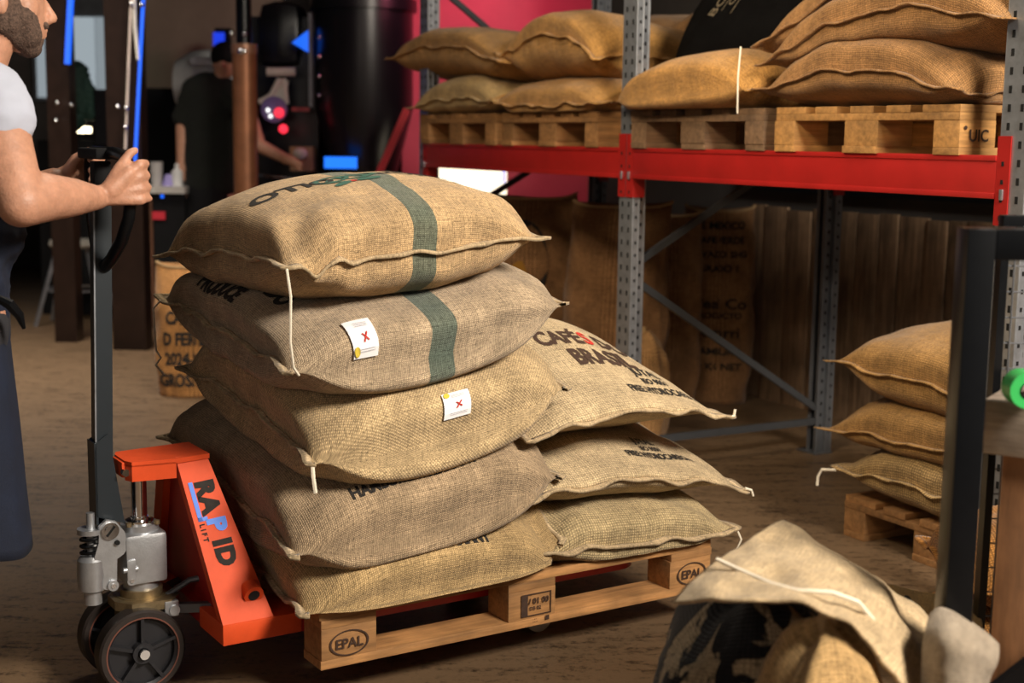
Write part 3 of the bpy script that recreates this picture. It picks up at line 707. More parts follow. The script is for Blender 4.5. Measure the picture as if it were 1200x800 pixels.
r1 = ps('lowest sack of the right column, its frayed lip hanging over the pallet', (.61, -.02, .30), (1.27, -.02, .262), (1.22, .82, .29), (.62, .82, .30), .14, .10, B_BZ2, 101, [pb], bow=(.0, .02, .02, .02), sag=(-.005, 0, 0, 0), wav=.005, prints=[('blue_mark', mat('blue_ink', (.02, .03, .12), .9), [(ellipse(.33, .17, .028, .014), 0, 0)])], crown=(.45, .5),
        strings=[([(1.27, -.03, .262), (1.275, -.04, .24), (1.262, -.03, .20), (1.27, -.035, .17)], .003)])
s1 = ps('lowest sack of the left column, resting on the stamped end of the pallet', (-.045, -.01, .245), (.675, -.01, .262), (.66, .88, .30), (-.03, .86, .29), .19, .02, B_TG, 102, [pb, r1[0]], lips=(0, 1, 1, 1), bow=(-.03, .02, .02, .02), wrinkle=.6, bulge=.055, pq=(2.8, .46), prints=[HG(.05)], crown=(.55, .5))
r2 = ps('middle sack of the right column, half covered lettering on its top', (.55, -.02, .445), (1.30, -.02, .385), (1.22, .82, .45), (.60, .82, .47), .14, .14, B_BZ, 103, [pb, r1[0], s1[0]], sag=(.035, 0, 0, 0), bow=(.01, .02, .02, .02), wav=.006, crown=(.45, .58), pqv=(2.2, .75),
        prints=[('print', M_INK, [(text('JUTAL', .036, .001, 'CENTER', xs=.7), .47, .160), (text('ISO 9001', .025, .0008, 'CENTER', xs=.7), .47, .130), (text('FREE HYDROCARBON', .032, .001, 'CENTER', xs=.66), .47, .096)])],
        strings=[([(1.29, -.03, .385), (1.31, -.035, .378), (1.318, -.035, .36)], .0035)])
s2 = ps('fourth sack from the top of the left column, marked with a port name', (-.07, -.015, .395), (.665, -.015, .495), (.66, .90, .52), (-.06, .95, .50), .19, .14, B_T2, 104, [pb, r1[0], s1[0], r2[0]], lips=(0, 1, 1, 1), bow=(-.03, .02, .02, .02), wrinkle=.6, bulge=.055, pq=(2.8, .46), sag=(-.02, 0, 0, 0), prints=[HG(.065)])
r3 = ps('topmost sack of the right column, printed CAFES DO BRASIL', (.57, -.02, .60), (1.235, -.02, .592), (1.16, .84, .62), (.56, .84, .66), .215, .14, B_BZ, 105, [pb, r2[0], s2[0]], sag=(.045, 0, 0, 0), bow=(.0, .03, .02, .02), wav=.004, crown=(.44, .60), pq=(2.3, .55), pqv=(2.0, .85), lump=.7,
        prints=[('print', M_BROWNINK, [(text('CAFÉ', .088, .0032, xs=.74), .215, .285), (text('DO', .088, .0032, xs=.74), .215 + tw('CAFÉS', .088, .0032, .74) + .022, .285), (text('BRASIL', .088, .0036, xs=.74), .275, .195)]),
                ('red_letter', M_REDINK, [(text('S', .088, .0026, xs=.74), .215 + tw('CAFÉ', .088, .0032, .74) + .004, .285)]),
                ('small_print', M_INK, [(text('JUTAL', .042, .0012, 'CENTER', xs=.75), .475, .160), (text('ISO 9001', .028, .0009, 'CENTER', xs=.75), .475, .126), (text('FREE HYDROCARBON', .036, .001, 'CENTER', xs=.66), .475, .086)]),
                ('red_bean_marks', M_REDINK, [(ellipse(.12, .52, .045, .022), 0, 0), (ellipse(.19, .47, .04, .02), 0, 0), (ellipse(.32, .52, .04, .018), 0, 0)]),
                ('green_mark', mat('bright_green_ink', (.06, .22, .06), .9), [(ellipse(.22, .54, .06, .018), 0, 0)])],
        strings=[([(1.225, -.03, .592), (1.24, -.03, .598), (1.243, -.03, .615)], .004)])
s3 = ps('twill woven sack with a white tag, third from the top of the left column', (-.03, -.02, .605), (.675, -.02, .725), (.66, .86, .75), (-.05, .80, .715), .185, .15, B_TW, 106, [pb, s2[0], r3[0], r2[0]], lips=(0, 1, 1, 1), bow=(-.03, .02, .02, .03), wrinkle=.6, bulge=.055, pq=(2.8, .46), sag=(-.03, 0, 0, .01),
        strings=[([(-.03, -.03, .605), (-.035, -.045, .58), (-.032, -.05, .545)], .005)])
s4 = ps('striped sack with a crossed tag, second from the top of the left column', (-.085, -.02, .825), (.665, -.02, .943), (.62, .86, .94), (-.05, .97, .89), .155, .13, B_S4, 107, [pb, s3[0], r3[0]], lips=(0, 1, 1, 1), bow=(-.03, .02, .02, .02), wrinkle=.6, bulge=.055, pq=(2.8, .46), sag=(-.045, 0, 0, .0),
        prints=[('print', M_INK, [(text('PRODUCE', .055, .003), .04, .62, -1.571), (text('LAVADO', .05, .003), .09, .42, -1.571)])],
        strings=[([(-.06, .93, .885), (-.075, .95, .86), (-.07, .95, .74), (-.06, .94, .72), (-.075, .94, .70), (-.05, .95, .67)], .0035)])
s5 = ps('topmost striped sack on the loaded pallet, with a green leaf emblem', (-.085, -.02, 1.06), (.605, -.02, 1.115), (.60, .80, 1.10), (-.08, .88, 1.02), .175, .14, B_S5, 108, [pb, s4[0]], bow=(.0, .02, .02, .02), sag=(-.005, 0, 0, .02), wav=.005, wrinkle=1.5, dips=((.10, .035, -.035), (.19, .03, .018)),
        prints=[('print', M_INK, [(text('American', .075, .002), .66, .30, math.pi), (text('COFFEE', .06, .002), .62, .38, math.pi), (text('OLLO', .075, .003), .26, .34, math.pi)]),
                ('leaf_emblem', M_GREENINK, [(ellipse(0, 0, .085, .05, .80), .29, .31), (ellipse(0, 0, .03, .013), .255, .245, .5), (ellipse(0, 0, .03, .013), .325, .245, -.5), (ellipse(0, 0, .045, .022, .6), .27, .31, .6), (ellipse(0, 0, .045, .022, .6), .31, .31, -.6)]),
                ('red_dot', M_REDINK, [(ellipse(.29, .26, .011, .011), 0, 0)])],
        strings=[([(-.09, -.035, 1.058), (-.092, -.06, 1.0), (-.095, -.062, .9), (-.085, -.055, .84), (-.07, -.05, .82)], .0032)])
# paper tags
def papertag(sk, x0, y0, x1, y1, label, corner):
    root, surf = sk[1], sk[2]
    o = None; n = 6; vs = []; fs = []
    for i in range(n + 1):
        for j in range(n + 1): vs.append(surf(x0 + (x1 - x0) * i / n, y0 + (y1 - y0) * j / n, .006))
    for i in range(n):
        for j in range(n): fs.append((i * (n + 1) + j, (i + 1) * (n + 1) + j, (i + 1) * (n + 1) + j + 1, i * (n + 1) + j + 1))
    k = len(vs); vs2 = [v - Vector((0, 0, 0)) for v in vs]
    t_ = mesh('paper_tag', vs, fs, M_PAPER, root, smooth=False); t_['label'] = label
    md = t_.modifiers.new('thickness', 'SOLIDIFY'); md.thickness = .001
    w_, h_ = x1 - x0, y1 - y0; f = lambda x, y: surf(x0 + x * w_, y0 + y * h_, .0085)
    V_, F_ = shapes([(rect(-.16, -.022, .16, .022), .55, .45, .9), (rect(-.14, -.022, .14, .022), .55, .45, -.75)], f); mesh('red_cross', V_, F_, M_REDINK, t_, smooth=False)
    V_, F_ = shapes([(rect(.3, .75 + .05 * q, .8, .762 + .05 * q), 0, 0) for q in range(3)] + [(rect(.2, .12 + .05 * q, .85, .13 + .05 * q), 0, 0) for q in range(2)], f); mesh('small_print', V_, F_, mat('grey_print', (.4, .4, .45), .9), t_, smooth=False)
    V_, F_ = shapes([(ellipse(corner[0], corner[1], .11, .11), 0, 0)], f); mesh('yellow_dot', V_, F_, mat('yellow_dot', (.65, .5, .05), .8), t_, smooth=False)
papertag(s4, .140, .008, .196, .078, 'white tag with a red cross', (.13, .14))
papertag(s3, .325, .012, .400, .048, 'white tag with a red cross and a yellow pin', (.15, .88))
#@@JACK
JL = Vector((-.33, .4, 0))
jack = thing('pallet_truck', 'orange-red hand pallet truck lettered RAPID, lifting the loaded pallet', 'pallet truck', FP, JL)
def jb(mb, name, m, parent=None, smooth=True, **tg):
    o = mb.build(name, m, parent or jack, smooth=smooth, **tg)
    if parent is None or parent is jack: o.location = -JL
    return o
# forks
for yc in (.21, .59):
    f = MB().bb(-.19, .98, yc - .08, yc + .08, .19, .1965, bev=.002)
    f.bb(-.19, .98, yc - .08, yc - .074, .152, .194).bb(-.19, .98, yc + .074, yc + .08, .152, .194)
    f.prism([(.98, yc - .08, .152), (1.06, yc - .05, .160), (1.06, yc - .05, .185), (.98, yc - .08, .1965)], (0, .16, 0)) if 0 else f.cyl((.98, yc, .152), (.98, yc, .1965), .08, .08, 24)
    fo = jb(f, 'fork', M_RED)
    MB().cyl((.74, yc - .035, .041), (.74, yc + .035, .041), .041).build('load_roller', mat('cream_roller', (.5, .45, .35), .4), fo)
    MB().bar((.62, yc - .04, .165), (.74, yc - .04, .045), .012, .03).bar((.62, yc + .04, .165), (.74, yc + .04, .045), .012, .03).build('roller_bracket', M_GALV, fo)
    jb(MB().cyl((-.15, yc, .165), (.64, yc, .165), .012), 'push_rod', M_BLACK)
# A frame: two raked box legs, bridge on top
for sg in (1, -1):
    Y = lambda y: .4 + sg * (y - .4)
    tl, tr, br_, bl_ = (-.228, Y(.335), .573), (-.150, Y(.335), .573), (-.062, Y(.13), .200), (-.190, Y(.13), .200)
    d = Vector((.004, sg * .045, -.004))
    q = MB(); q.prism([tl, tr, br_, bl_], d)
    q.bb(-.192, .010, min(Y(.128), Y(.29)), max(Y(.128), Y(.29)), .152, .203, bev=.004)
    q.box((-.02, Y(.20), .196), (.06, .13, .006))
    leg = jb(q, 'frame_leg', M_ORANGE)
    bx = Vector((-.105, Y(.165) - sg * .006, .262)); n_ = Vector((0, -sg, -.4)).normalized()
    MB().cyl(bx - n_ * .02, bx + n_ * .012, .024).build('axle_boss', M_ORANGE, leg)
    MB().cyl(bx - n_ * .005, bx + n_ * .0135, .014).build('axle_hole', M_HOLE, leg)
fr_ = MB().prism([(-.205, .33, .55), (-.205, .47, .55), (-.165, .63, .20), (-.165, .17, .20)], (.006, 0, 0)).bb(-.19, -.12, .13, .67, .16, .20)
jb(fr_, 'front_plate', mat('deep_red_paint', (.36, .014, .012), .42))
jb(MB().prism([(-.345, .36, .572), (-.335, .335, .572), (-.23, .322, .572), (-.145, .325, .575), (-.145, .475, .575), (-.23, .478, .572), (-.335, .465, .572), (-.345, .44, .572)], (0, 0, -.012))
   .prism([(-.345, .36, .564), (-.335, .335, .564), (-.23, .322, .564), (-.23, .332, .564), (-.33, .343, .564)], (0, 0, -.04)).prism([(-.345, .44, .564), (-.335, .465, .564), (-.23, .478, .564), (-.23, .468, .564), (-.33, .457, .564)], (0, 0, -.04))
   .cyl((-.30, .4, .57), (-.30, .4, .527), .042).bb(-.352, -.335, .36, .44, .53, .568, bev=.004), 'frame_bridge', M_ORANGE)
jb(MB().cyl((-.346, .362, .545), (-.346, .345, .545), .009), 'bridge_bolt', M_STEEL)
# lettering on the near leg
tl, bl_, tr = Vector((-.228, .335, .573)), Vector((-.190, .13, .200)), Vector((-.150, .335, .573))
dn = (bl_ - tl).normalized(); fwd = Vector((1, 0, 0)); nn = dn.cross(fwd).normalized(); 
if nn.y > 0: nn = -nn
ac = (fwd - dn * fwd.dot(dn)).normalized()
def legprint(nm, items, m):
    o = planeprint(nm, items, tl + nn * .0012 + dn * .0, dn, ac, m, jack); o.location = -JL
    return o
legprint('lettering', [(text('RA', .062, .0042, spacing=1.12), .072, .030), (text('ID', .062, .0042, spacing=1.12), .222, .034), (text('L I F T', .017, .0008), .176, .012)], M_INK)
M_BLUEP = mat('blue_paint', (.01, .16, .75), .5)
legprint('blue_letter', [(text('P', .062, .004), .168, .034), (rect(.070, .012, .170, .023), 0, 0), (rect(.160, .012, .170, .036), 0, 0)], M_BLUEP)
# hydraulic piston and pump body
jb(MB().cyl((-.30, .4, .40), (-.30, .4, .53), .019), 'piston', M_STEEL)
pm_ = MB().bb(-.352, -.248, .345, .455, .262, .388, bev=.012).cyl((-.30, .4, .385), (-.30, .4, .404), .046).cyl((-.30, .4, .24), (-.30, .4, .262), .043)
pump = jb(pm_, 'pump_body', M_ALU)
jb(MB().lathe([(.030, .404), (.034, .404), (.034, .412), (.022, .414), (.022, .42), (.021, .42)], (-.30, .4, 0)), 'piston_gland', M_STEEL)
jb(MB().cyl((-.335, .372, .404), (-.335, .372, .414), .007).cyl((-.268, .365, .404), (-.268, .365, .414), .007), 'gland_bolts', M_BRASS)
for sy in (.35, .45):   # casting cheeks carrying the tiller
    a = [(-.345, sy, .36), (-.352, sy, .40), (-.372, sy, .428), (-.395, sy, .435), (-.412, sy, .42), (-.415, sy, .38), (-.425, sy, .35), (-.43, sy, .28), (-.40, sy, .262), (-.375, sy, .262), (-.372, sy, .335), (-.355, sy, .345)]
    jb(MB().prism(a, (0, .012 if sy < .4 else -.012, 0)), 'side_casting', M_ALU)
jb(MB().cyl((-.388, .343, .408), (-.388, .457, .408), .021).cyl((-.388, .341, .408), (-.388, .343, .408), .014), 'tiller_pivot', M_STEEL)
jb(MB().box((-.388, .340, .408), (.004, .003, .03), rot=Matrix.Rotation(R(40), 3, 'Y')).cyl((-.372, .348, .377), (-.372, .342, .377), .006), 'pivot_slot', M_HOLE)
jb(MB().lathe([(.022, .255), (.034, .262), (.036, .30), (.034, .335), (.026, .345)], (-.425, .38, 0)).cyl((-.425, .38, .225), (-.425, .38, .258), .022), 'pump_cylinder', M_ALU)
jb(MB().tube([(-.425 + .024 * math.cos(t), .38 + .024 * math.sin(t), .345 + t * .0026) for t in [i * .35 for i in range(60)]], .0042, 6), 'return_spring', M_BLACK)
jb(MB().cyl((-.425, .38, .40), (-.425, .38, .412), .032).cyl((-.425, .38, .33), (-.425, .38, .45), .010), 'spring_cap', M_ALU)
jb(MB().cyl((-.385, .342, .272), (-.385, .352, .272), .013).cyl((-.340, .340, .278), (-.340, .352, .278), .012).bb(-.352, -.330, .338, .346, .278, .33, bev=.003).cyl((-.36, .345, .305), (-.325, .345, .305), .007), 'release_linkage', M_ALU)
jb(MB().cyl((-.385, .339, .272), (-.385, .342, .272), .006).cyl((-.340, .337, .278), (-.340, .340, .278), .005), 'linkage_bolts', M_STEEL)
# turntable, axle yoke and steering wheels
jb(MB().cyl((-.30, .4, .222), (-.30, .4, .242), .052).cyl((-.30, .4, .205), (-.30, .4, .224), .06), 'turntable', M_BRASS)
jb(MB().prism([(-.375, .37, .222), (-.345, .33, .222), (-.25, .32, .222), (-.22, .35, .222), (-.22, .45, .222), (-.25, .48, .222), (-.345, .47, .222), (-.375, .43, .222)], (0, 0, -.022))
   .bb(-.36, -.30, .372, .428, .10, .21), 'axle_yoke', M_BRASS)
jb(MB().cyl((-.245, .312, .195), (-.245, .49, .195), .013).bb(-.268, -.232, .318, .338, .178, .218, bev=.004), 'cross_shaft', M_ALU)
jb(MB().bar((-.24, .335, .195), (-.10, .25, .20), .02, .022).bar((-.24, .465, .195), (-.10, .55, .20), .02, .022).tube([(-.25, .37, .215), (-.19, .36, .25), (-.12, .33, .262), (-.05, .30, .265)], .008, 8), 'lift_link', M_GALVD)
jb(MB().cyl((-.33, .285, .106), (-.33, .515, .106), .012), 'axle', M_STEEL)
for yc in (.325, .475):
    ty = jb(MB().lathe2([(.088, -.026), (.101, -.026), (.106, -.020), (.106, .020), (.101, .026), (.088, .026)], (-.33, yc, .106), 'Y', 48), 'steering_wheel', M_RUBBER)
    h = MB().lathe2([(.080, -.018), (.088, -.024), (.088, .024), (.080, .018)], (-.33, yc, .106), 'Y', 40).cyl((-.33, yc - .006, .106), (-.33, yc + .006, .106), .084)
    for k in range(5):
        t = k * 2 * math.pi / 5 + .3; h.box((-.33 + .052 * math.cos(t), yc, .106 + .052 * math.sin(t)), (.066, .046, .008), rot=Matrix.Rotation(-t, 3, 'Y'))
    h.cyl((-.33, yc - .028, .106), (-.33, yc + .028, .106), .026).build('hub', mat('hub_iron', (.022, .022, .026), .4, .3), ty)
    MB().sph((-.33, yc - .028, .106), .014, (1, .5, 1)).build('axle_cap', M_BLACK, ty)
    MB().ring((-.33, yc - .0255, .106), .0865, .090, .002, 'Y', 48).build('rim', mat('worn_rim', (.18, .07, .05), .4, .3), ty)
# tiller
til = MB().prism([(-.413, .37, .44), (-.345, .37, .415), (-.372, .37, .60), (-.380, .37, .64), (-.408, .37, .62), (-.412, .37, .60)], (0, .004, 0)).prism([(-.413, .43, .44), (-.345, .43, .415), (-.372, .43, .60), (-.380, .43, .64), (-.408, .43, .62), (-.412, .43, .60)], (0, -.004, 0)).bb(-.413, -.408, .37, .43, .42, .62)
til.bar((-.389, .4, .46), (-.372, .4, 1.20), .040, .040)
tl_ = jb(til, 'tiller', mat('tiller_blue_black', (.016, .022, .028), .38))
jb(MB().bar((-.4065, .379, .62), (-.394, .379, 1.18), .0035, .0035), 'tiller_edge', M_GALV)
jb(MB().tube([(-.372, .378, 1.04), (-.366, .345, 1.06), (-.358, .29, 1.105), (-.352, .250, 1.16), (-.350, .240, 1.20), (-.350, .240, 1.27), (-.354, .262, 1.298), (-.362, .31, 1.305), (-.366, .4, 1.305), (-.362, .49, 1.305), (-.354, .538, 1.298), (-.350, .56, 1.27), (-.350, .56, 1.20), (-.352, .55, 1.16), (-.358, .51, 1.105), (-.366, .455, 1.06), (-.372, .422, 1.04)], .0145, 12), 'handle_loop', M_BLACK)
jb(MB().bb(-.40, -.335, .33, .49, 1.290, 1.316, bev=.008).bb(-.39, -.35, .38, .42, 1.19, 1.285, bev=.004), 'control_housing', M_MATBLACK)
jb(MB().bar((-.368, .40, 1.20), (-.34, .44, 1.225), .012, .012).cyl((-.368, .376, 1.05), (-.368, .37, 1.05), .006), 'release_lever', M_GALVD)
#@@PERSON
def blob(name, caps, m, parent, voxel=.006, smooth=6, disp=None, fold=None):
    """caps: (p0, r0, p1, r1[, squash]) capsules / ellipsoids fused into one closed surface"""
    bm = bmesh.new()
    for c in caps:
        p0, r0, p1, r1 = Vector(c[0]), c[1], Vector(c[2]), c[3]; sq = c[4] if len(c) > 4 else (1, 1, 1)
        n = 20; d = p1 - p0; L = d.length
        if L < 1e-5:
            g = bmesh.ops.create_uvsphere(bm, u_segments=24, v_segments=16, radius=r0, matrix=Matrix.Translation(p0) @ Matrix.Diagonal((*sq, 1)))
            if len(c) > 5:
                bmesh.ops.rotate(bm, cent=p0, matrix=Matrix.Rotation(c[5], 3, 'Y'), verts=g['verts'])
            continue
        q = d.to_track_quat('Z', 'Y'); rings = []; K = 6
        prof = [(r0 * math.sin(t), -r0 * math.cos(t)) for t in [math.pi / 2 * k / K for k in range(1, K + 1)]] + [(r1 * math.cos(t), L + r1 * math.sin(t)) for t in [math.pi / 2 * k / K for k in range(0, K)]]
        for r, h in prof:
            ring = []
            for j in range(n):
                t = 2 * math.pi * j / n; v = q @ Vector((r * math.cos(t), r * math.sin(t), h)); v = Vector((v.x * sq[0], v.y * sq[1], v.z * sq[2])); ring.append(bm.verts.new(p0 + v))
            rings.append(ring)
        for A, B in zip(rings, rings[1:]):
            for j in range(n): bm.faces.new((A[j], A[(j + 1) % n], B[(j + 1) % n], B[j]))
        bm.faces.new(rings[0][::-1]); bm.faces.new(rings[-1])
    bmesh.ops.recalc_face_normals(bm, faces=bm.faces)
    me = bpy.data.meshes.new('t'); bm.to_mesh(me); bm.free()
    o = bpy.data.objects.new('t', me); COL.objects.link(o)
    r = o.modifiers.new('r', 'REMESH'); r.mode = 'VOXEL'; r.voxel_size = voxel
    s_ = o.modifiers.new('s', 'SMOOTH'); s_.factor = .5; s_.iterations = smooth
    dg = bpy.context.evaluated_depsgraph_get(); me2 = bpy.data.meshes.new_from_object(o.evaluated_get(dg))
    bpy.data.objects.remove(o); bpy.data.meshes.remove(me)
    if fold:
        for v in me2.vertices:
            k = fold(v.co); nrm = v.normal; v.co = v.co + nrm * k
    me2.name = name
    for f in me2.polygons: f.use_smooth = True
    me2.materials.clear()
    ob = link(name, me2, m, parent); return ob
MO = Vector((-.70, .4, 0))
man = thing('person', 'person in a white t-shirt and navy apron pushing the pallet truck', 'person', FP, MO)
def L_(p): return Vector(p) - MO
def caps(*cs): return [(L_(c[0]), c[1], L_(c[2]), c[3], *c[4:]) for c in cs]
sh_r, el_r, wr_r = (-.652, .205, 1.425), (-.628, .075, 1.205), (-.432, .222, 1.208)
sh_l, el_l, wr_l = (-.652, .595, 1.425), (-.62, .74, 1.17), (-.430, .590, 1.238)
body = [((-.70, .4, .98), .12, (-.70, .4, 1.12), .12, (.8, 1.1, 1)), ((-.70, .4, 1.12), .13, (-.685, .4, 1.34), .15, (.75, 1.15, 1)),
        ((-.68, .29, 1.40), .07, (-.68, .51, 1.40), .07), ((-.665, .4, 1.42), .062, (-.60, .4, 1.575), .055),
        (sh_r, .066, (-.642, .14, 1.31), .060), ((-.642, .14, 1.31), .060, el_r, .050), (el_r, .050, (-.575, .118, 1.215), .053), ((-.575, .118, 1.215), .053, (-.50, .165, 1.212), .042), ((-.50, .165, 1.212), .042, wr_r, .0275),
        (sh_l, .062, el_l, .045), (el_l, .046, (-.55, .68, 1.18), .045), ((-.55, .68, 1.18), .045, wr_l, .027)]
# head
hd = [((-.588, .4, 1.668), .09, (-.588, .4, 1.668), .09, (1.06, .84, .98)), ((-.548, .4, 1.655), .063, (-.533, .4, 1.580), .048), ((-.540, .365, 1.625), .034, (-.545, .360, 1.59), .030), ((-.540, .435, 1.625), .034, (-.545, .440, 1.59), .030),
      ((-.588, .352, 1.58), .022, (-.522, .388, 1.540), .019), ((-.588, .448, 1.58), .022, (-.522, .412, 1.540), .019), ((-.518, .4, 1.541), .020, (-.518, .4, 1.541), .020),
      ((-.580, .4, 1.59), .05, (-.54, .4, 1.56), .035), ((-.490, .4, 1.645), .009, (-.468, .4, 1.606), .0115), ((-.478, .389, 1.600), .009, (-.478, .411, 1.600), .009),
      ((-.492, .388, 1.579), .010, (-.492, .412, 1.579), .010), ((-.493, .39, 1.566), .009, (-.493, .41, 1.566), .009), ((-.497, .37, 1.668), .012, (-.490, .395, 1.672), .010), ((-.497, .43, 1.668), .012, (-.490, .405, 1.672), .010),
      ((-.597, .322, 1.63), .022, (-.597, .322, 1.63), .022, (.75, .4, 1.35)), ((-.597, .478, 1.63), .022, (-.597, .478, 1.63), .022, (.75, .4, 1.35))]
hands = []
for k, (z, q) in enumerate(((1.282, 1.0), (1.256, 1.06), (1.229, 1.0), (1.204, .88))):   # right hand, knuckles towards the pallet
    r_ = .0098 if k < 3 else .0085
    hands += [(wr_r, .019, (-.335, .214, z - .002), .0125), ((-.335, .214, z), .0122, (-.318 + .002 * k, .228, z + .001), r_ + .0008), ((-.318 + .002 * k, .228, z), r_ + .0006, (-.322, .262 * 1, z - .003), r_), ((-.322, .262, z - .003), r_, (-.352, .272, z - .004), r_ - .0008)]
hands += [((-.40, .218, 1.225), .024, (-.362, .212, 1.262), .017), ((-.40, .225, 1.232), .017, (-.378, .226, 1.272), .0135), ((-.378, .226, 1.272), .0130, (-.350, .236, 1.306), .0105), ((-.350, .236, 1.306), .0105, (-.336, .242, 1.312), .009)]
for k, z in enumerate((1.290, 1.265, 1.241, 1.217)):   # left hand, fingers curling towards the camera
    r_ = .0098 if k < 3 else .0085
    hands += [(wr_l, .019, (-.338, .590, z), .0125), ((-.338, .590, z), .0120, (-.320, .568, z), r_ + .0006), ((-.320, .568, z), r_, (-.326, .540, z - .002), r_), ((-.326, .540, z - .002), r_, (-.356, .532, z - .004), r_ - .0008)]
hands += [((-.40, .585, 1.250), .017, (-.380, .57, 1.288), .0135), ((-.380, .57, 1.288), .013, (-.352, .548, 1.308), .0105), ((-.352, .548, 1.308), .0105, (-.338, .535, 1.308), .0095)]
legs = [((-.70, .31, .95), .085, (-.76, .30, .50), .058), ((-.76, .30, .50), .056, (-.96, .30, .10), .040), ((-.96, .30, .09), .035, (-.84, .29, .04), .03),
        ((-.70, .49, .95), .085, (-.72, .50, .50), .058), ((-.72, .50, .50), .056, (-.86, .50, .10), .040), ((-.86, .50, .09), .035, (-.74, .51, .04), .03)]
blob('body', caps(*body, *hd, *hands, *legs), M_SKIN, man, .0045, 5)
def wrinkle(sc, amp, seed): return lambda co: noise.noise(Vector((co.x * sc, co.y * sc, co.z * sc * .6 + seed))) * amp - abs(noise.noise(Vector((co.x * sc * 1.7, co.y * sc * 1.7, co.z * sc * 2.4 + seed)))) * amp
blob('t_shirt', caps(((-.70, .4, 1.12), .145, (-.685, .4, 1.33), .163, (.75, 1.15, 1)), ((-.68, .28, 1.40), .083, (-.68, .52, 1.40), .083), ((-.662, .4, 1.44), .075, (-.655, .4, 1.47), .068),
     (sh_r, .076, (-.648, .168, 1.392), .074), ((-.648, .168, 1.392), .074, (-.645, .160, 1.378), .072), (sh_l, .076, (-.635, .66, 1.31), .071)), M_WHITE, man, .0085, 4, fold=wrinkle(11, .009, 2))
blob('beard', caps(((-.590, .350, 1.588), .0255, (-.522, .387, 1.540), .0225), ((-.590, .450, 1.588), .0255, (-.522, .413, 1.540), .0225), ((-.519, .4, 1.540), .0235, (-.519, .4, 1.540), .0235), ((-.597, .342, 1.62), .020, (-.588, .348, 1.585), .024), ((-.597, .458, 1.62), .020, (-.588, .452, 1.585), .024),
     ((-.548, .360, 1.602), .0335, (-.532, .370, 1.565), .030), ((-.548, .440, 1.602), .0335, (-.532, .430, 1.565), .030), ((-.572, .352, 1.625), .026, (-.575, .352, 1.59), .030), ((-.572, .448, 1.625), .026, (-.575, .448, 1.59), .030), ((-.508, .392, 1.556), .016, (-.508, .408, 1.556), .016), ((-.492, .378, 1.587), .0075, (-.486, .4, 1.589), .0075), ((-.492, .422, 1.587), .0075, (-.486, .4, 1.589), .0075)), M_BEARD, man, .004, 2, fold=lambda co: .002 + noise.noise(co * 260) * .0016)
blob('hair', caps(((-.600, .4, 1.690), .088, (-.600, .4, 1.690), .088, (1.06, .87, .95)), ((-.63, .4, 1.64), .066, (-.62, .4, 1.60), .058)), mat('dark_hair', (.02, .013, .01), .8), man, .006, 2)
ap = MB(); rings = []; n = 72; J = 26
for j in range(J + 1):
    s = j / J; z = 1.04 - s * .62; cx_, rx_, ry_ = -.715 + .0 * s, .112 + .040 * s, .185 + .03 * s; ring = []
    for i in range(n):
        t = 2 * math.pi * i / n; f = 1 + s * .10 * math.sin(t * 7 + 1) * (.5 + .5 * math.sin(t * 3)) + .02 * noise.noise(Vector((math.cos(t) * 3, math.sin(t) * 3, z * 4)))
        ring.append(ap.bm.verts.new(L_((cx_ + rx_ * f * math.cos(t), .4 + ry_ * f * math.sin(t), z + .012 * math.sin(t * 2) * s))))
    rings.append(ring)
for A, B in zip(rings, rings[1:]):
    for i in range(n): ap.bm.faces.new((A[i], A[(i + 1) % n], B[(i + 1) % n], B[i]))
ao = ap.build('apron_skirt', M_NAVY, man); md = ao.modifiers.new('thickness', 'SOLIDIFY'); md.thickness = .004
blob('apron_bib', caps(((-.655, .4, 1.13), .10, (-.655, .4, 1.13), .10, (1.08, 1.6, 1.15)), ((-.665, .4, 1.10), .13, (-.66, .4, 1.26), .12, (.75, 1.05, 1)), ((-.705, .4, .985), .135, (-.705, .4, 1.03), .14, (.85, 1.38, 1))), M_NAVY, man, .008, 4, fold=wrinkle(12, .012, 5))
jbk = MB().tube([L_(p) for p in ((-.66, .20, 1.0), (-.635, .18, .985), (-.615, .185, .96), (-.605, .19, .93))], [.008, .012, .010, .004], 8); jbk.build('apron_knot', M_BLACK, man)
blob('trousers', caps(((-.71, .4, .95), .14, (-.71, .4, .90), .14, (.85, 1.2, 1)), ((-.71, .31, .92), .10, (-.77, .30, .50), .075), ((-.77, .30, .50), .073, (-.965, .30, .13), .058), ((-.71, .49, .92), .10, (-.73, .50, .50), .075), ((-.73, .50, .50), .073, (-.865, .50, .13), .058)), mat('dark_trousers', (.02, .02, .025), .9), man, .009, 3)
for (x_, y_) in ((-.96, .30), (-.86, .50)):
    blob('shoe', caps(((x_ - .02, y_, .055), .045, (x_ + .15, y_, .035), .038, (1, 1, .9)), ((x_, y_, .06), .045, (x_, y_, .11), .045)), M_MATBLACK, man, .008, 2)
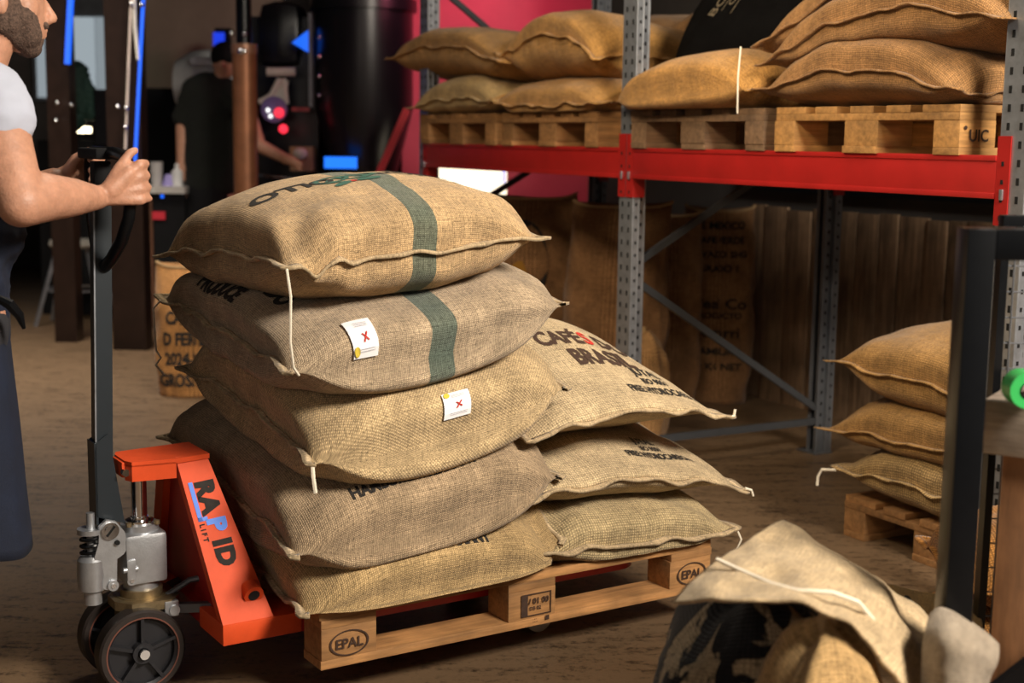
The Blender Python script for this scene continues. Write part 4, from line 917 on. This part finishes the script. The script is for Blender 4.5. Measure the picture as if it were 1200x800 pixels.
#@@BACKGROUND
def wbox(px0, px1, py0, py1, Y, depth):
    a = at(px0, py1, Y); b = at(px1, py0, Y); return a.x, b.x, Y, Y + depth, a.z, b.z
def bthing(name, label, cat, px, Y, group=None):
    p = at(px, 300, Y); r = thing(name, label, cat, FW, (p.x, Y, 0), 0, group); return r
def part(root, name, m, px0, px1, py0, py1, Y, depth, bev=0, floor=False):
    x0, x1, y0, y1, z0, z1 = wbox(px0, px1, py0, py1, Y, depth); l = root.location
    if floor: z0 = 0
    return MB().bb(x0 - l.x, x1 - l.x, y0 - l.y, y1 - l.y, z0 - l.z, z1 - l.z, bev=bev).build(name, m, root, smooth=bev > 0)
def glow(name, col, s): return mat(name, (.02, .02, .02), .5, emit=col, estr=s)
M_MACH = mat('machine_black', (.006, .006, .008), .3, 0, var=.2)
M_MACHB = mat('machine_brown', (.020, .010, .007), .35, .3, var=.3)
M_COPPER = mat('copper_duct', (.25, .10, .045), .45, .5, var=.25, scale=6)
M_LED = glow('blue_led', (.005, .13, 1), 1.1)
# black roasting drum column
dr = bthing('roaster_column', 'big matt black cylinder of the coffee roaster behind the top sack', 'machine', 421, 9.6)
zt, zm, zb_ = at(421, 12, 9.6).z, at(421, 127, 9.6).z, at(421, 215, 9.6).z; ry_ = .345
MB().lathe([(ry_ + .03, zt + .10), (ry_ + .03, zt + .02), (ry_, zt + .02), (ry_, zm), (ry_ * .62, zb_), (.12, zb_ - .02)], (0, .35, 0), n=48).build('drum', M_MACH, dr)
MB().cyl((0, .35, 0), (0, .35, zb_), .13).build('stand', M_MACH, dr)
for k in range(4):
    p = at(371, 42 + k * 23, 9.55); MB().sph((p.x - dr.location.x, p.y - dr.location.y + .12, p.z), .014).build('rivet', M_STEEL, dr)
part(dr, 'indicator_screen', glow('blue_screen', (.01, .16, .9), 1.3), 380, 418, 184, 197, 9.50, .02)
part(dr, 'side_strip', M_GALVD, 362, 365, 15, 125, 9.55, .03)  # pale strip standing in for the highlight down the drum's left edge
# copper duct
du_ = bthing('exhaust_duct', 'tall brown metal duct with a clamped collar behind the top sack', 'duct', 287, 9.0)
zt = at(287, 62, 9.0).z
MB().cyl((0, .08, 0), (0, .08, zt), .078, n=28).build('pipe', M_COPPER, du_)
MB().cyl((0, .08, zt), (0, .08, zt + .06), .083, n=28).build('collar', mat('collar_brown', (.30, .15, .09), .4, .4), du_)
MB().cyl((0, .08, zt + .06), (0, .08, zt + .9), .05).build('upper_hose', M_BLACK, du_)
for sx in (-.06, .02): MB().sph((sx, -.01, zt + .12), .018).build('clamp_bolt', M_STEEL, du_)
MB().sph((.005, -.01, zt + .01), .02, (1.6, .6, 1)).build('clamp_latch', M_STEEL, du_)
# second roaster body with levers
rb = bthing('roaster_body', 'dark roasting machine with pale bracket and red lamps between duct and cylinder', 'machine', 330, 10.0)
part(rb, 'housing', M_MACH, 296, 372, 20, 215, 10.1, .6, floor=True)
part(rb, 'top_bulge', M_MACH, 300, 352, 0, 78, 9.95, .5, bev=.12)
M_CREAM = mat('cream_enamel', (.55, .52, .46), .4)
def pt(px, py, Y, root): return at(px, py, Y) - root.location
MB().cyl(pt(313, 84, 9.8, rb), pt(346, 84, 9.8, rb), .03).build('sight_tube', M_CREAM, rb)
MB().tube([pt(304, 120, 9.8, rb), pt(318, 112, 9.8, rb), pt(328, 92, 9.8, rb)], .022).build('bracket_arm', M_CREAM, rb)
MB().bar(pt(333, 92, 9.8, rb), pt(336, 122, 9.8, rb), .03, .03).prism([pt(322, 95, 9.8, rb), pt(338, 95, 9.8, rb), pt(334, 118, 9.8, rb), pt(314, 116, 9.8, rb)], (0, .02, 0)).build('bracket_plate', M_CREAM, rb)
MB().lathe([(.09, 0), (.09, .03), (.03, .04)], pt(321, 128, 9.75, rb), 'Y').build('gauge', mat('violet_gauge', (.12, .10, .25), .3), rb)
MB().sph(pt(327, 132, 9.68, rb), .035).build('red_lamp', glow('red_lamp', (1, .03, .06), 1.2), rb)  # the round red parts on this machine are glowing lamps
MB().sph(pt(332, 151, 9.7, rb), .032).build('red_lamp', glow('red_lamp', (1, .03, .06), 1.2), rb)
for q in ((314, 129), (317, 136)): MB().sph(pt(*q, 9.70, rb), .014).build('white_lamp', glow('white_lamp', (1, 1, 1), 1.5), rb)
MB().prism([pt(342, 50, 9.8, rb), pt(364, 33, 9.8, rb), pt(364, 63, 9.8, rb)], (0, .03, 0)).build('blue_panel', glow('blue_panel', (.01, .13, .9), 1.0), rb)
part(rb, 'red_rail', mat('dim_red', (.3, .05, .05), .5), 342, 362, 126, 130, 9.8, .03)
MB().bar(pt(300, 205, 9.6, rb), pt(372, 212, 9.6, rb), .018, .018).build('silver_handle', M_STEEL, rb)
part(rb, 'tray', mat('tan_tray', (.35, .2, .1), .5), 340, 366, 172, 200, 9.7, .2)
MB().sph(pt(352, 180, 9.65, rb), .05, (1, .6, .8)).build('white_bag', M_CREAM, rb)
# pink brace, sign
sg_ = bthing('lit_sign', 'glowing cream sign panel below the far end of the red beam', 'sign', 555, 9.4)
part(sg_, 'panel', glow('cream_light', (1, .86, .62), 1.6), 514, 594, 192, 232, 9.4, .06)
part(sg_, 'blue_edge', glow('blue_edge', (.2, .2, 1), 1.2), 589, 592, 198, 214, 9.37, .02)
part(sg_, 'stand', M_BLACK, 520, 526, 232, 300, 9.45, .04, floor=True)
pb_ = bthing('red_strut', 'slanting red strut leaning against the pink wall', 'strut', 460, 9.15)
MB().bar(pt(444, 204, 9.15, pb_), pt(477, 128, 9.15, pb_), .045, .045).build('bar', mat('hot_red', (.75, .03, .05), .4), pb_)
MB().bar(pt(444, 204, 9.15, pb_), Vector((-.22, 0, 0)), .045, .045).build('lower_bar', mat('hot_red', (.75, .03, .05), .4), pb_)
# chrome hood behind the second person
ch = bthing('chrome_hood', 'pale curved chrome hood behind the person in black', 'machine', 235, 10.4)
MB().lathe([(.02, -.24), (.17, -.22), (.24, -.10), (.25, 0), (.25, .22), (.22, .28)], pt(243, 98, 10.5, ch), 'X', 40).build('shell', mat('bright_hood', (.70, .72, .74), .3, 0), ch)
part(ch, 'reflection_band', mat('white_reflection', (.75, .77, .8), .3), 222, 262, 67, 76, 10.22, .05, bev=.02)  # white strip put in as the bright reflection on the chrome
MB().cyl(pt(245, 100, 10.6, ch) * 1 + Vector((0, 0, -.3)), Vector((pt(245, 100, 10.6, ch).x, .2, 0)), .08).build('stand', M_BLACK, ch)
# second person
p2 = bthing('person', 'person in black t-shirt and cap standing behind the brown duct', 'person', 247, 9.75)
q2 = lambda px, py, Y=9.75: at(px, py, Y) - p2.location
hd2 = q2(264, 72); nk = q2(258, 92)
blob('body', [(hd2, .10, hd2, .10, (.9, 1, 1.15)), (nk, .055, q2(262, 80), .05), (q2(225, 112), .065, q2(214, 145), .05), (q2(214, 145), .048, q2(213, 195), .036), (q2(213, 195), .04, q2(214, 208), .035),
     (q2(285, 115), .06, q2(303, 170, 9.5), .05), (q2(303, 170, 9.5), .048, q2(335, 186, 9.4), .036), (q2(335, 186, 9.4), .04, q2(346, 190, 9.35), .03), (q2(346, 188, 9.35), .018, q2(354, 193, 9.3), .013), (q2(345, 192, 9.35), .015, q2(352, 199, 9.3), .012),
     (q2(247, 115), .15, q2(248, 200), .14, (1.1, .7, 1)), (Vector((-.1, 0, .9)), .09, Vector((-.1, 0, .1)), .05), (Vector((.1, 0, .9)), .09, Vector((.1, 0, .1)), .05), (hd2 + Vector((.0, -.1, -.02)), .018, hd2 + Vector((0, -.11, -.03)), .016)], M_SKIN, p2, .012, 3)
blob('t_shirt', [(q2(247, 112), .165, q2(248, 215), .165, (1.15, .75, 1)), (q2(228, 108), .10, q2(214, 138), .075), (q2(268, 108), .10, q2(290, 135, 9.6), .075)], mat('black_cotton', (.005, .006, .004), 1), p2, .014, 3, fold=wrinkle(9, .012, 3))
blob('cap', [(hd2 + Vector((0, 0, .035)), .108, hd2 + Vector((0, 0, .035)), .108, (.95, 1.05, .95)), (hd2 + Vector((.06, -.05, .03)), .04, hd2 + Vector((.12, -.10, .02)), .03, (1, 1, .4))], M_MATBLACK, p2, .012, 2)
blob('trousers', [(Vector((0, 0, .95)), .17, Vector((0, 0, .85)), .17, (1, .75, 1)), (Vector((-.1, 0, .85)), .11, Vector((-.1, 0, .08)), .07), (Vector((.1, 0, .85)), .11, Vector((.1, 0, .08)), .07)], M_MATBLACK, p2, .015, 2)
for sx in (-.1, .1): blob('shoe', [(Vector((sx, .03, .05)), .05, Vector((sx, -.15, .04)), .042)], M_BLACK, p2, .012, 2)
# left: machine posts with led strips, cabinet, counter, cups, stool, lamp
po = bthing('machine_post', 'dark brown machine post with a long glowing blue strip beside the tiller', 'machine', 150, 8.6)
part(po, 'post', M_MACHB, 133, 160, -40, 420, 8.6, .16, floor=True)
MB().bar(pt(168, -5, 8.5, po), pt(158, 195, 8.5, po), .016, .016).build('blue_strip', M_LED, po)
MB().bar(pt(154, -5, 8.5, po), pt(147, 175, 8.5, po), .014, .014).build('pale_tube', mat('pale_tube', (.5, .42, .38), .4), po)
MB().tube([pt(157, -8, 8.5, po), pt(158, 30, 8.5, po), pt(162, 70, 8.5, po)], .012).build('cable', M_CREAM, po)
for q in ((154, 5), (166, 6), (148, 127), (138, 125), (147, 149)): MB().sph(pt(*q, 8.48, po), .014).build('bright_bolt', M_STEEL, po)
po2 = bthing('machine_post', 'dark post with a short blue strip just in front of the bearded face', 'machine', 68, 8.9)
part(po2, 'post', M_MACHB, 56, 76, -40, 150, 8.9, .14, floor=True)
MB().bar(pt(83, -5, 8.85, po2), pt(79, 75, 8.85, po2), .03, .03).build('blue_strip', M_LED, po2)
for q in ((67, 121), (66, 141), (84, 123)): MB().sph(pt(*q, 8.83, po2), .014).build('bright_bolt', M_STEEL, po2)
cb = bthing('cabinet', 'tall black cabinet behind the person pushing the truck', 'cabinet', 190, 10.6)
part(cb, 'body', M_MATBLACK, 166, 250, 104, 360, 10.6, .5, floor=True)
part(cb, 'door', M_BLACK, 168, 207, 108, 355, 10.57, .03)
bc = bthing('black_machine', 'low black machine with plants and a lamp left of the brown post', 'machine', 105, 10.2)
part(bc, 'body', M_MATBLACK, 50, 138, 165, 356, 10.3, .5, floor=True)
part(bc, 'tall_box', M_MACH, 112, 136, 105, 170, 10.25, .3)
lm = bthing('work_lamp', 'small bright work lamp on the black machine', 'lamp', 95, 10.4); lm.location.z = at(95, 165, 10.3).z
MB().box(pt(96, 152, 10.4, lm), (.13, .06, .045), bev=.01).build('lamp_head', glow('lamp_glow', (1, .85, .55), 5), lm)
MB().bar(pt(96, 156, 10.4, lm), Vector((.01, 0, 0)), .02, .02).build('stem', M_BLACK, lm)
blob('foliage', [(pt(88, 88, 10.3, bc), .10, pt(92, 120, 10.3, bc), .09), (pt(104, 105, 10.3, bc), .05, pt(104, 130, 10.3, bc), .07), (pt(85, 140, 10.3, bc), .08, pt(75, 150, 10.3, bc), .1)], mat('dark_green', (.012, .045, .035), .8), bc, .02, 1, fold=lambda co: noise.noise(co * 25) * .03)
ct = bthing('counter', 'brown wooden counter with a pale top behind the tiller', 'counter', 172, 9.6)
part(ct, 'side_panel', wood('red_brown_wood', (.13, .05, .022), sc=(20, 20, 2)), 152, 178, 232, 352, 9.6, .5, floor=True)
part(ct, 'front', M_MATBLACK, 178, 216, 226, 352, 9.62, .5, floor=True)
part(ct, 'top', mat('pale_top', (.5, .48, .45), .4), 148, 216, 219, 226, 9.55, .55)
part(ct, 'foot', M_BLACK, 148, 170, 344, 358, 9.5, .2, floor=True)
part(ct, 'red_light', glow('red_dim', (.8, .01, .03), .35), 178, 193, 248, 257, 9.6, .01)
MB().sph(pt(190, 230, 9.58, ct), .012).build('blue_light', M_LED, ct)
zc = at(180, 219, 9.6).z
for k, (px, r_, h_, c_, lb, ca) in enumerate(((184, .045, .17, (.45, .43, .42), 'stack of grey paper cups on the counter', 'cups'), (198, .05, .085, (.35, .3, .65), 'small lilac cone-shaped cup on the counter', 'cup'), (208, .04, .16, (.7, .7, .7), 'white bottle on the counter beside the person in black', 'bottle'))):
    p = at(px, 219, 9.72)
    r = thing('paper_cup' if k < 2 else 'bottle', lb, ca, FW, (p.x, p.y, zc))
    MB().lathe([(r_ * .8, 0), (r_, h_)] if k == 0 else ([(r_, 0), (r_ * .5, h_)] if k == 1 else [(r_, 0), (r_, h_ * .65), (r_ * .4, h_ * .8), (r_ * .4, h_)])).build('shell', mat('cup_%d' % k, c_, .5), r)
st = bthing('bar_stool', 'metal stool with a pale round seat far behind the tiller', 'stool', 90, 9.8)
sc_ = pt(88, 286, 9.8, st)
MB().lathe([(.17, sc_.z - .02), (.18, sc_.z), (.17, sc_.z + .03)], (sc_.x, 0, 0)).build('seat', M_CREAM, st)
for (dx_, dy_) in ((-.2, -.15), (.2, -.15), (-.2, .15), (.2, .15)): MB().bar((sc_.x + dx_ * .5, dy_ * .5, sc_.z), (sc_.x + dx_ * 1.2, dy_ * 1.2, 0), .022, .022).build('leg', M_GALV, st)
MB().ring((sc_.x, 0, .25), .19, .205, .015).build('foot_ring', M_GALV, st)
# far window and tan partition
def sbox(name, m, px0, px1, py0, py1, Y, depth, kind='structure'):
    x0, x1, y0, y1, z0, z1 = wbox(px0, px1, py0, py1, Y, depth)
    o = MB().bb((x0 - x1) / 2, (x1 - x0) / 2, 0, y1 - y0, 0, z1 - z0).build(name, m, None, smooth=False, kind=kind); o.location = ((x0 + x1) / 2, y0, z0); return o
wn = sbox('window_1', M_GALVD, 40, 140, -40, 118, 13.82, .05)
for i, (a, b_, c_) in enumerate(((44, 84, .35), (88, 110, .42), (114, 136, .30))):
    x0, x1, y0, y1, z0, z1 = wbox(a, b_, 20, 114, 13.8, .02); l = wn.location
    MB().bb(x0 - l.x, x1 - l.x, -.02, -.005, z0 - l.z, z1 - l.z).build('pane', glow('daylight_%d' % i, (.62, .72, .78), c_), wn, smooth=False)
sbox('wall_partition', mat('tan_plaster', (.30, .25, .19), .8, var=.2, scale=1.5), 166, 330, -60, 110, 12.6, .1)
bs = bthing('small_screen', 'small dark blue glowing screen above the person in black', 'screen', 256, 11.6)
part(bs, 'panel', glow('deep_blue', (.01, .05, .8), .8), 250, 262, 38, 55, 11.6, .04)
part(bs, 'arm', M_BLACK, 252, 268, 33, 60, 11.65, .04)
part(bs, 'pole', M_BLACK, 266, 270, 33, 330, 11.7, .04, floor=True)
#@@FOREGROUND
YF = 2.2
cg = thing('steel_cage', 'black square-tube cage frame with a wire mesh side at the right edge', 'cage', FW, (.80, YF, 0))
c0 = at(1135, 268, YF); l = cg.location; w_p = .046; ztop = c0.z; xl = c0.x - l.x
MB().bb(xl, xl + w_p, 0, .06, 0, ztop, bev=.003).build('post', M_BLACK, cg)
MB().bb(xl + w_p, 1.2, .0, .06, ztop - .05, ztop, bev=.003).build('top_rail', M_BLACK, cg)
MB().bb(1.15, 1.2, .0, .06, 0, ztop - .05, bev=.003).build('post', M_BLACK, cg)
MB().bb(xl, xl + w_p, .06, .9, ztop - .05, ztop, bev=.003).build('side_strip', M_BLACK, cg) if 0 else None
MB().bar((xl + .03, .03, .36), (.30, .03, .66), .02, .045).build('diagonal_brace', M_BLACK, cg)
ms = MB()
for k in range(22): ms.cyl((xl + .24 + k * .05, .45, .2), (xl + .24 + k * .05, .45, ztop - .05), .0017, n=6)
for k in range(19): ms.cyl((xl + .22, .453, .22 + k * .05), (1.15, .453, .22 + k * .05), .0017, n=6)
MB().bb(xl + .21, 1.17, .44, .47, ztop - .05, ztop, bev=.003).bb(xl + .21, 1.17, .44, .47, .17, .2).bb(1.14, 1.17, .44, .47, 0, ztop - .05).bar((xl + .03, .04, ztop - .03), (xl + .23, .455, ztop - .03), .02, .02).bb(xl + .21, xl + .225, .44, .47, 0, ztop - .05).build('back_frame', M_BLACK, cg)
ms.build('wire_mesh', M_GALVD, cg, smooth=False, kind='stuff')
t0 = at(1152, 468, 2.36); t1 = at(1152, 531, 2.36)
wb = thing('workbench', 'workbench with a thick grey wooden top and brown legs at the right edge', 'workbench', FW, (t0.x, 2.36, 0), R(-32))
MB().bb(0, 1.0, 0, .5, t1.z, t0.z, bev=.005).build('top_board', wood('grey_weathered_wood', (.62, .50, .40), sc=(3, 30, 30)), wb)
for x_, y_ in ((.034, .02), (.9, .02), (.9, .42)): MB().bb(x_, x_ + .07, y_, y_ + .07, 0, t1.z, bev=.004).build('leg', wood('brown_leg_wood', (.34, .16, .07), sc=(30, 30, 3)), wb)
gs = at(1199, 470, 2.30)
tp = thing('tape_roll', 'bright green roll of tape standing on the grey bench top', 'tape', FW, (gs.x, gs.y, t0.z))
MB().lathe2([(.014, -.022), (.031, -.022), (.031, .022), (.014, .022)], (0, 0, .031), 'Y', 36).build('roll', mat('green_plastic', (.04, .42, .10), .35), tp)
MB().lathe2([(.012, -.023), (.0145, -.023), (.0145, .023), (.012, .023)], (0, 0, .031), 'Y', 28).build('core', M_BLACK, tp)
# things stored behind the cage
M_OB = burlap('burlap_orange', (.50, .22, .05), thread=.008)
sack('jute_sack', 'orange-brown sack glimpsed low behind the black cage post', [(1.08, 3.15, .30), (1.75, 3.10, .30), (1.75, 3.6, .30), (1.10, 3.6, .30)], .14, .1, M_OB, 71, FW, (), None)
sack('jute_sack', 'orange-brown sack under the other one behind the cage post', [(1.06, 3.12, .12), (1.75, 3.08, .12), (1.75, 3.6, .12), (1.08, 3.6, .12)], .13, .1, M_OB, 72, FW, (), None)
# heap of empty and part-filled sacks in front
def drape(name, rows, m, parent, th=.006, nu=60, nv=40, seed=0, amp=.006, sc=7):
    """cloth through a grid of control points (rows of (px, py, depth))"""
    G = np.array([[tuple(at(*c)) for c in r] for r in rows]); a, b = G.shape[:2]
    def cr(P, t):   # Catmull-Rom along first axis
        n = len(P) - 1; x = min(t * n, n - 1e-6); i = int(x); f = x - i
        p0, p1, p2, p3 = P[max(i - 1, 0)], P[i], P[i + 1], P[min(i + 2, n)]
        return .5 * (2 * p1 + (p2 - p0) * f + (2 * p0 - 5 * p1 + 4 * p2 - p3) * f * f + (3 * p1 - p0 - 3 * p2 + p3) * f ** 3)
    l = np.array(parent.location); vs = []; uv = []; fs = []
    for i in range(nu + 1):
        row = cr(G, i / nu)
        for j in range(nv + 1):
            p = cr(row, j / nv); n = noise.noise(Vector((p[0] * sc + seed, p[1] * sc, p[2] * sc))) * amp
            n += amp * .6 * noise.noise(Vector((p[0] * sc * 3 + seed, p[1] * sc, p[2] * sc * 2)))
            vs.append(p - l + np.array((n * .3, -n, n))); uv.append((j / nv * .7, i / nu * .6))
    for i in range(nu):
        for j in range(nv): q = i * (nv + 1) + j; fs.append((q, q + 1, q + nv + 2, q + nv + 1))
    o = mesh(name, vs, fs, m, parent, uv=uv); md = o.modifiers.new('thickness', 'SOLIDIFY'); md.thickness = th; md.offset = 0
    return o
B_F1 = burlap('burlap_front', (.58, .43, .25), thread=.006, dark=.75)
B_FG = burlap('burlap_front_grey', (.42, .34, .25), thread=.006, dark=.75)
B_FP = burlap('burlap_front_printed', (.42, .32, .20), thread=.006, printed=(11, .52), dark=.75)
standing_sack('open_sack', 'part-filled sack with big blotchy black print under the draped cloth', (.43, 2.30, 0), .34, .30, .59, R(-8), B_FP, 81, None, top='dome')
standing_sack('open_sack', 'bulging tan sack in the middle of the foreground heap', (.50, 2.09, 0), .22, .24, .60, R(6), burlap('burlap_front_tan', (.55, .35, .15), thread=.006, dark=.75), 82, None, top='dome')
dp = thing('empty_sack', 'beige empty sack draped to a peak over the foreground heap', 'sack', FW, (.50, 2.25, .5))
rows = [[(915, 612, 2.42), (930, 614, 2.42), (945, 622, 2.42), (960, 635, 2.42), (985, 655, 2.42), (1030, 680, 2.44)],
        [(880, 632, 2.34), (915, 640, 2.33), (950, 650, 2.33), (985, 664, 2.34), (1026, 684, 2.36), (1080, 716, 2.40)],
        [(838, 660, 2.26), (885, 662, 2.24), (935, 668, 2.22), (990, 684, 2.24), (1045, 708, 2.27), (1098, 760, 2.32)],
        [(805, 688, 2.20), (860, 688, 2.14), (915, 690, 2.12), (975, 700, 2.12), (1040, 738, 2.14), (1092, 800, 2.2)],
        [(788, 708, 2.16), (850, 702, 2.06), (905, 704, 2.04), (960, 715, 2.04), (1022, 752, 2.02), (1078, 860, 2.06)]]
drape('cloth', rows, B_F1, dp, seed=1, amp=.016, sc=9)
def stripe_on(pts, r, m, parent, nm): MB().tube([at(p[0], p[1], p[2] - .012) - parent.location for p in pts], r, 6).build(nm, m, parent)
stripe_on([(840, 655, 2.235), (868, 668, 2.205), (905, 684, 2.145), (935, 692, 2.10), (975, 694, 2.09), (1005, 705, 2.10), (1022, 725, 2.12), (1030, 745, 2.13)], .004, M_THREAD, dp, 'white_seam')
rl = thing('rolled_sack', 'greyish folded sack end sticking up right of the draped one', 'sack', FW, (.86, 2.15, .4))
drape('cloth', [[(1092, 722, 2.20), (1105, 714, 2.22), (1130, 726, 2.22), (1155, 742, 2.22), (1170, 756, 2.20)], [(1086, 745, 2.10), (1108, 742, 2.05), (1132, 750, 2.05), (1152, 765, 2.08), (1166, 775, 2.14)], [(1084, 780, 2.08), (1106, 780, 2.02), (1130, 788, 2.02), (1146, 795, 2.06), (1155, 800, 2.14)], [(1084, 860, 2.08), (1104, 860, 2.02), (1125, 860, 2.02), (1140, 860, 2.06), (1150, 860, 2.14)]], B_FG, rl, seed=2, th=.012)
ot = thing('empty_sack', 'golden sack with black lettering lying flat behind the grey folded one', 'sack', FW, (.80, 2.5, .4))
drape('cloth', [[(1000, 680, 2.75), (1050, 690, 2.75), (1100, 697, 2.75), (1150, 705, 2.75)], [(1030, 720, 2.60), (1060, 728, 2.55), (1100, 738, 2.55), (1150, 745, 2.55)], [(1050, 780, 2.40), (1080, 790, 2.36), (1110, 800, 2.36), (1150, 805, 2.36)], [(1050, 880, 2.3), (1080, 890, 2.3), (1110, 890, 2.3), (1150, 890, 2.3)]], burlap('burlap_gold_front', (.52, .32, .10), thread=.006, dark=.75), ot, seed=3)
stripe_on([(1062, 700, 2.64), (1072, 712, 2.60), (1078, 728, 2.54), (1070, 736, 2.52)], .006, M_INK, ot, 'letter_mark')
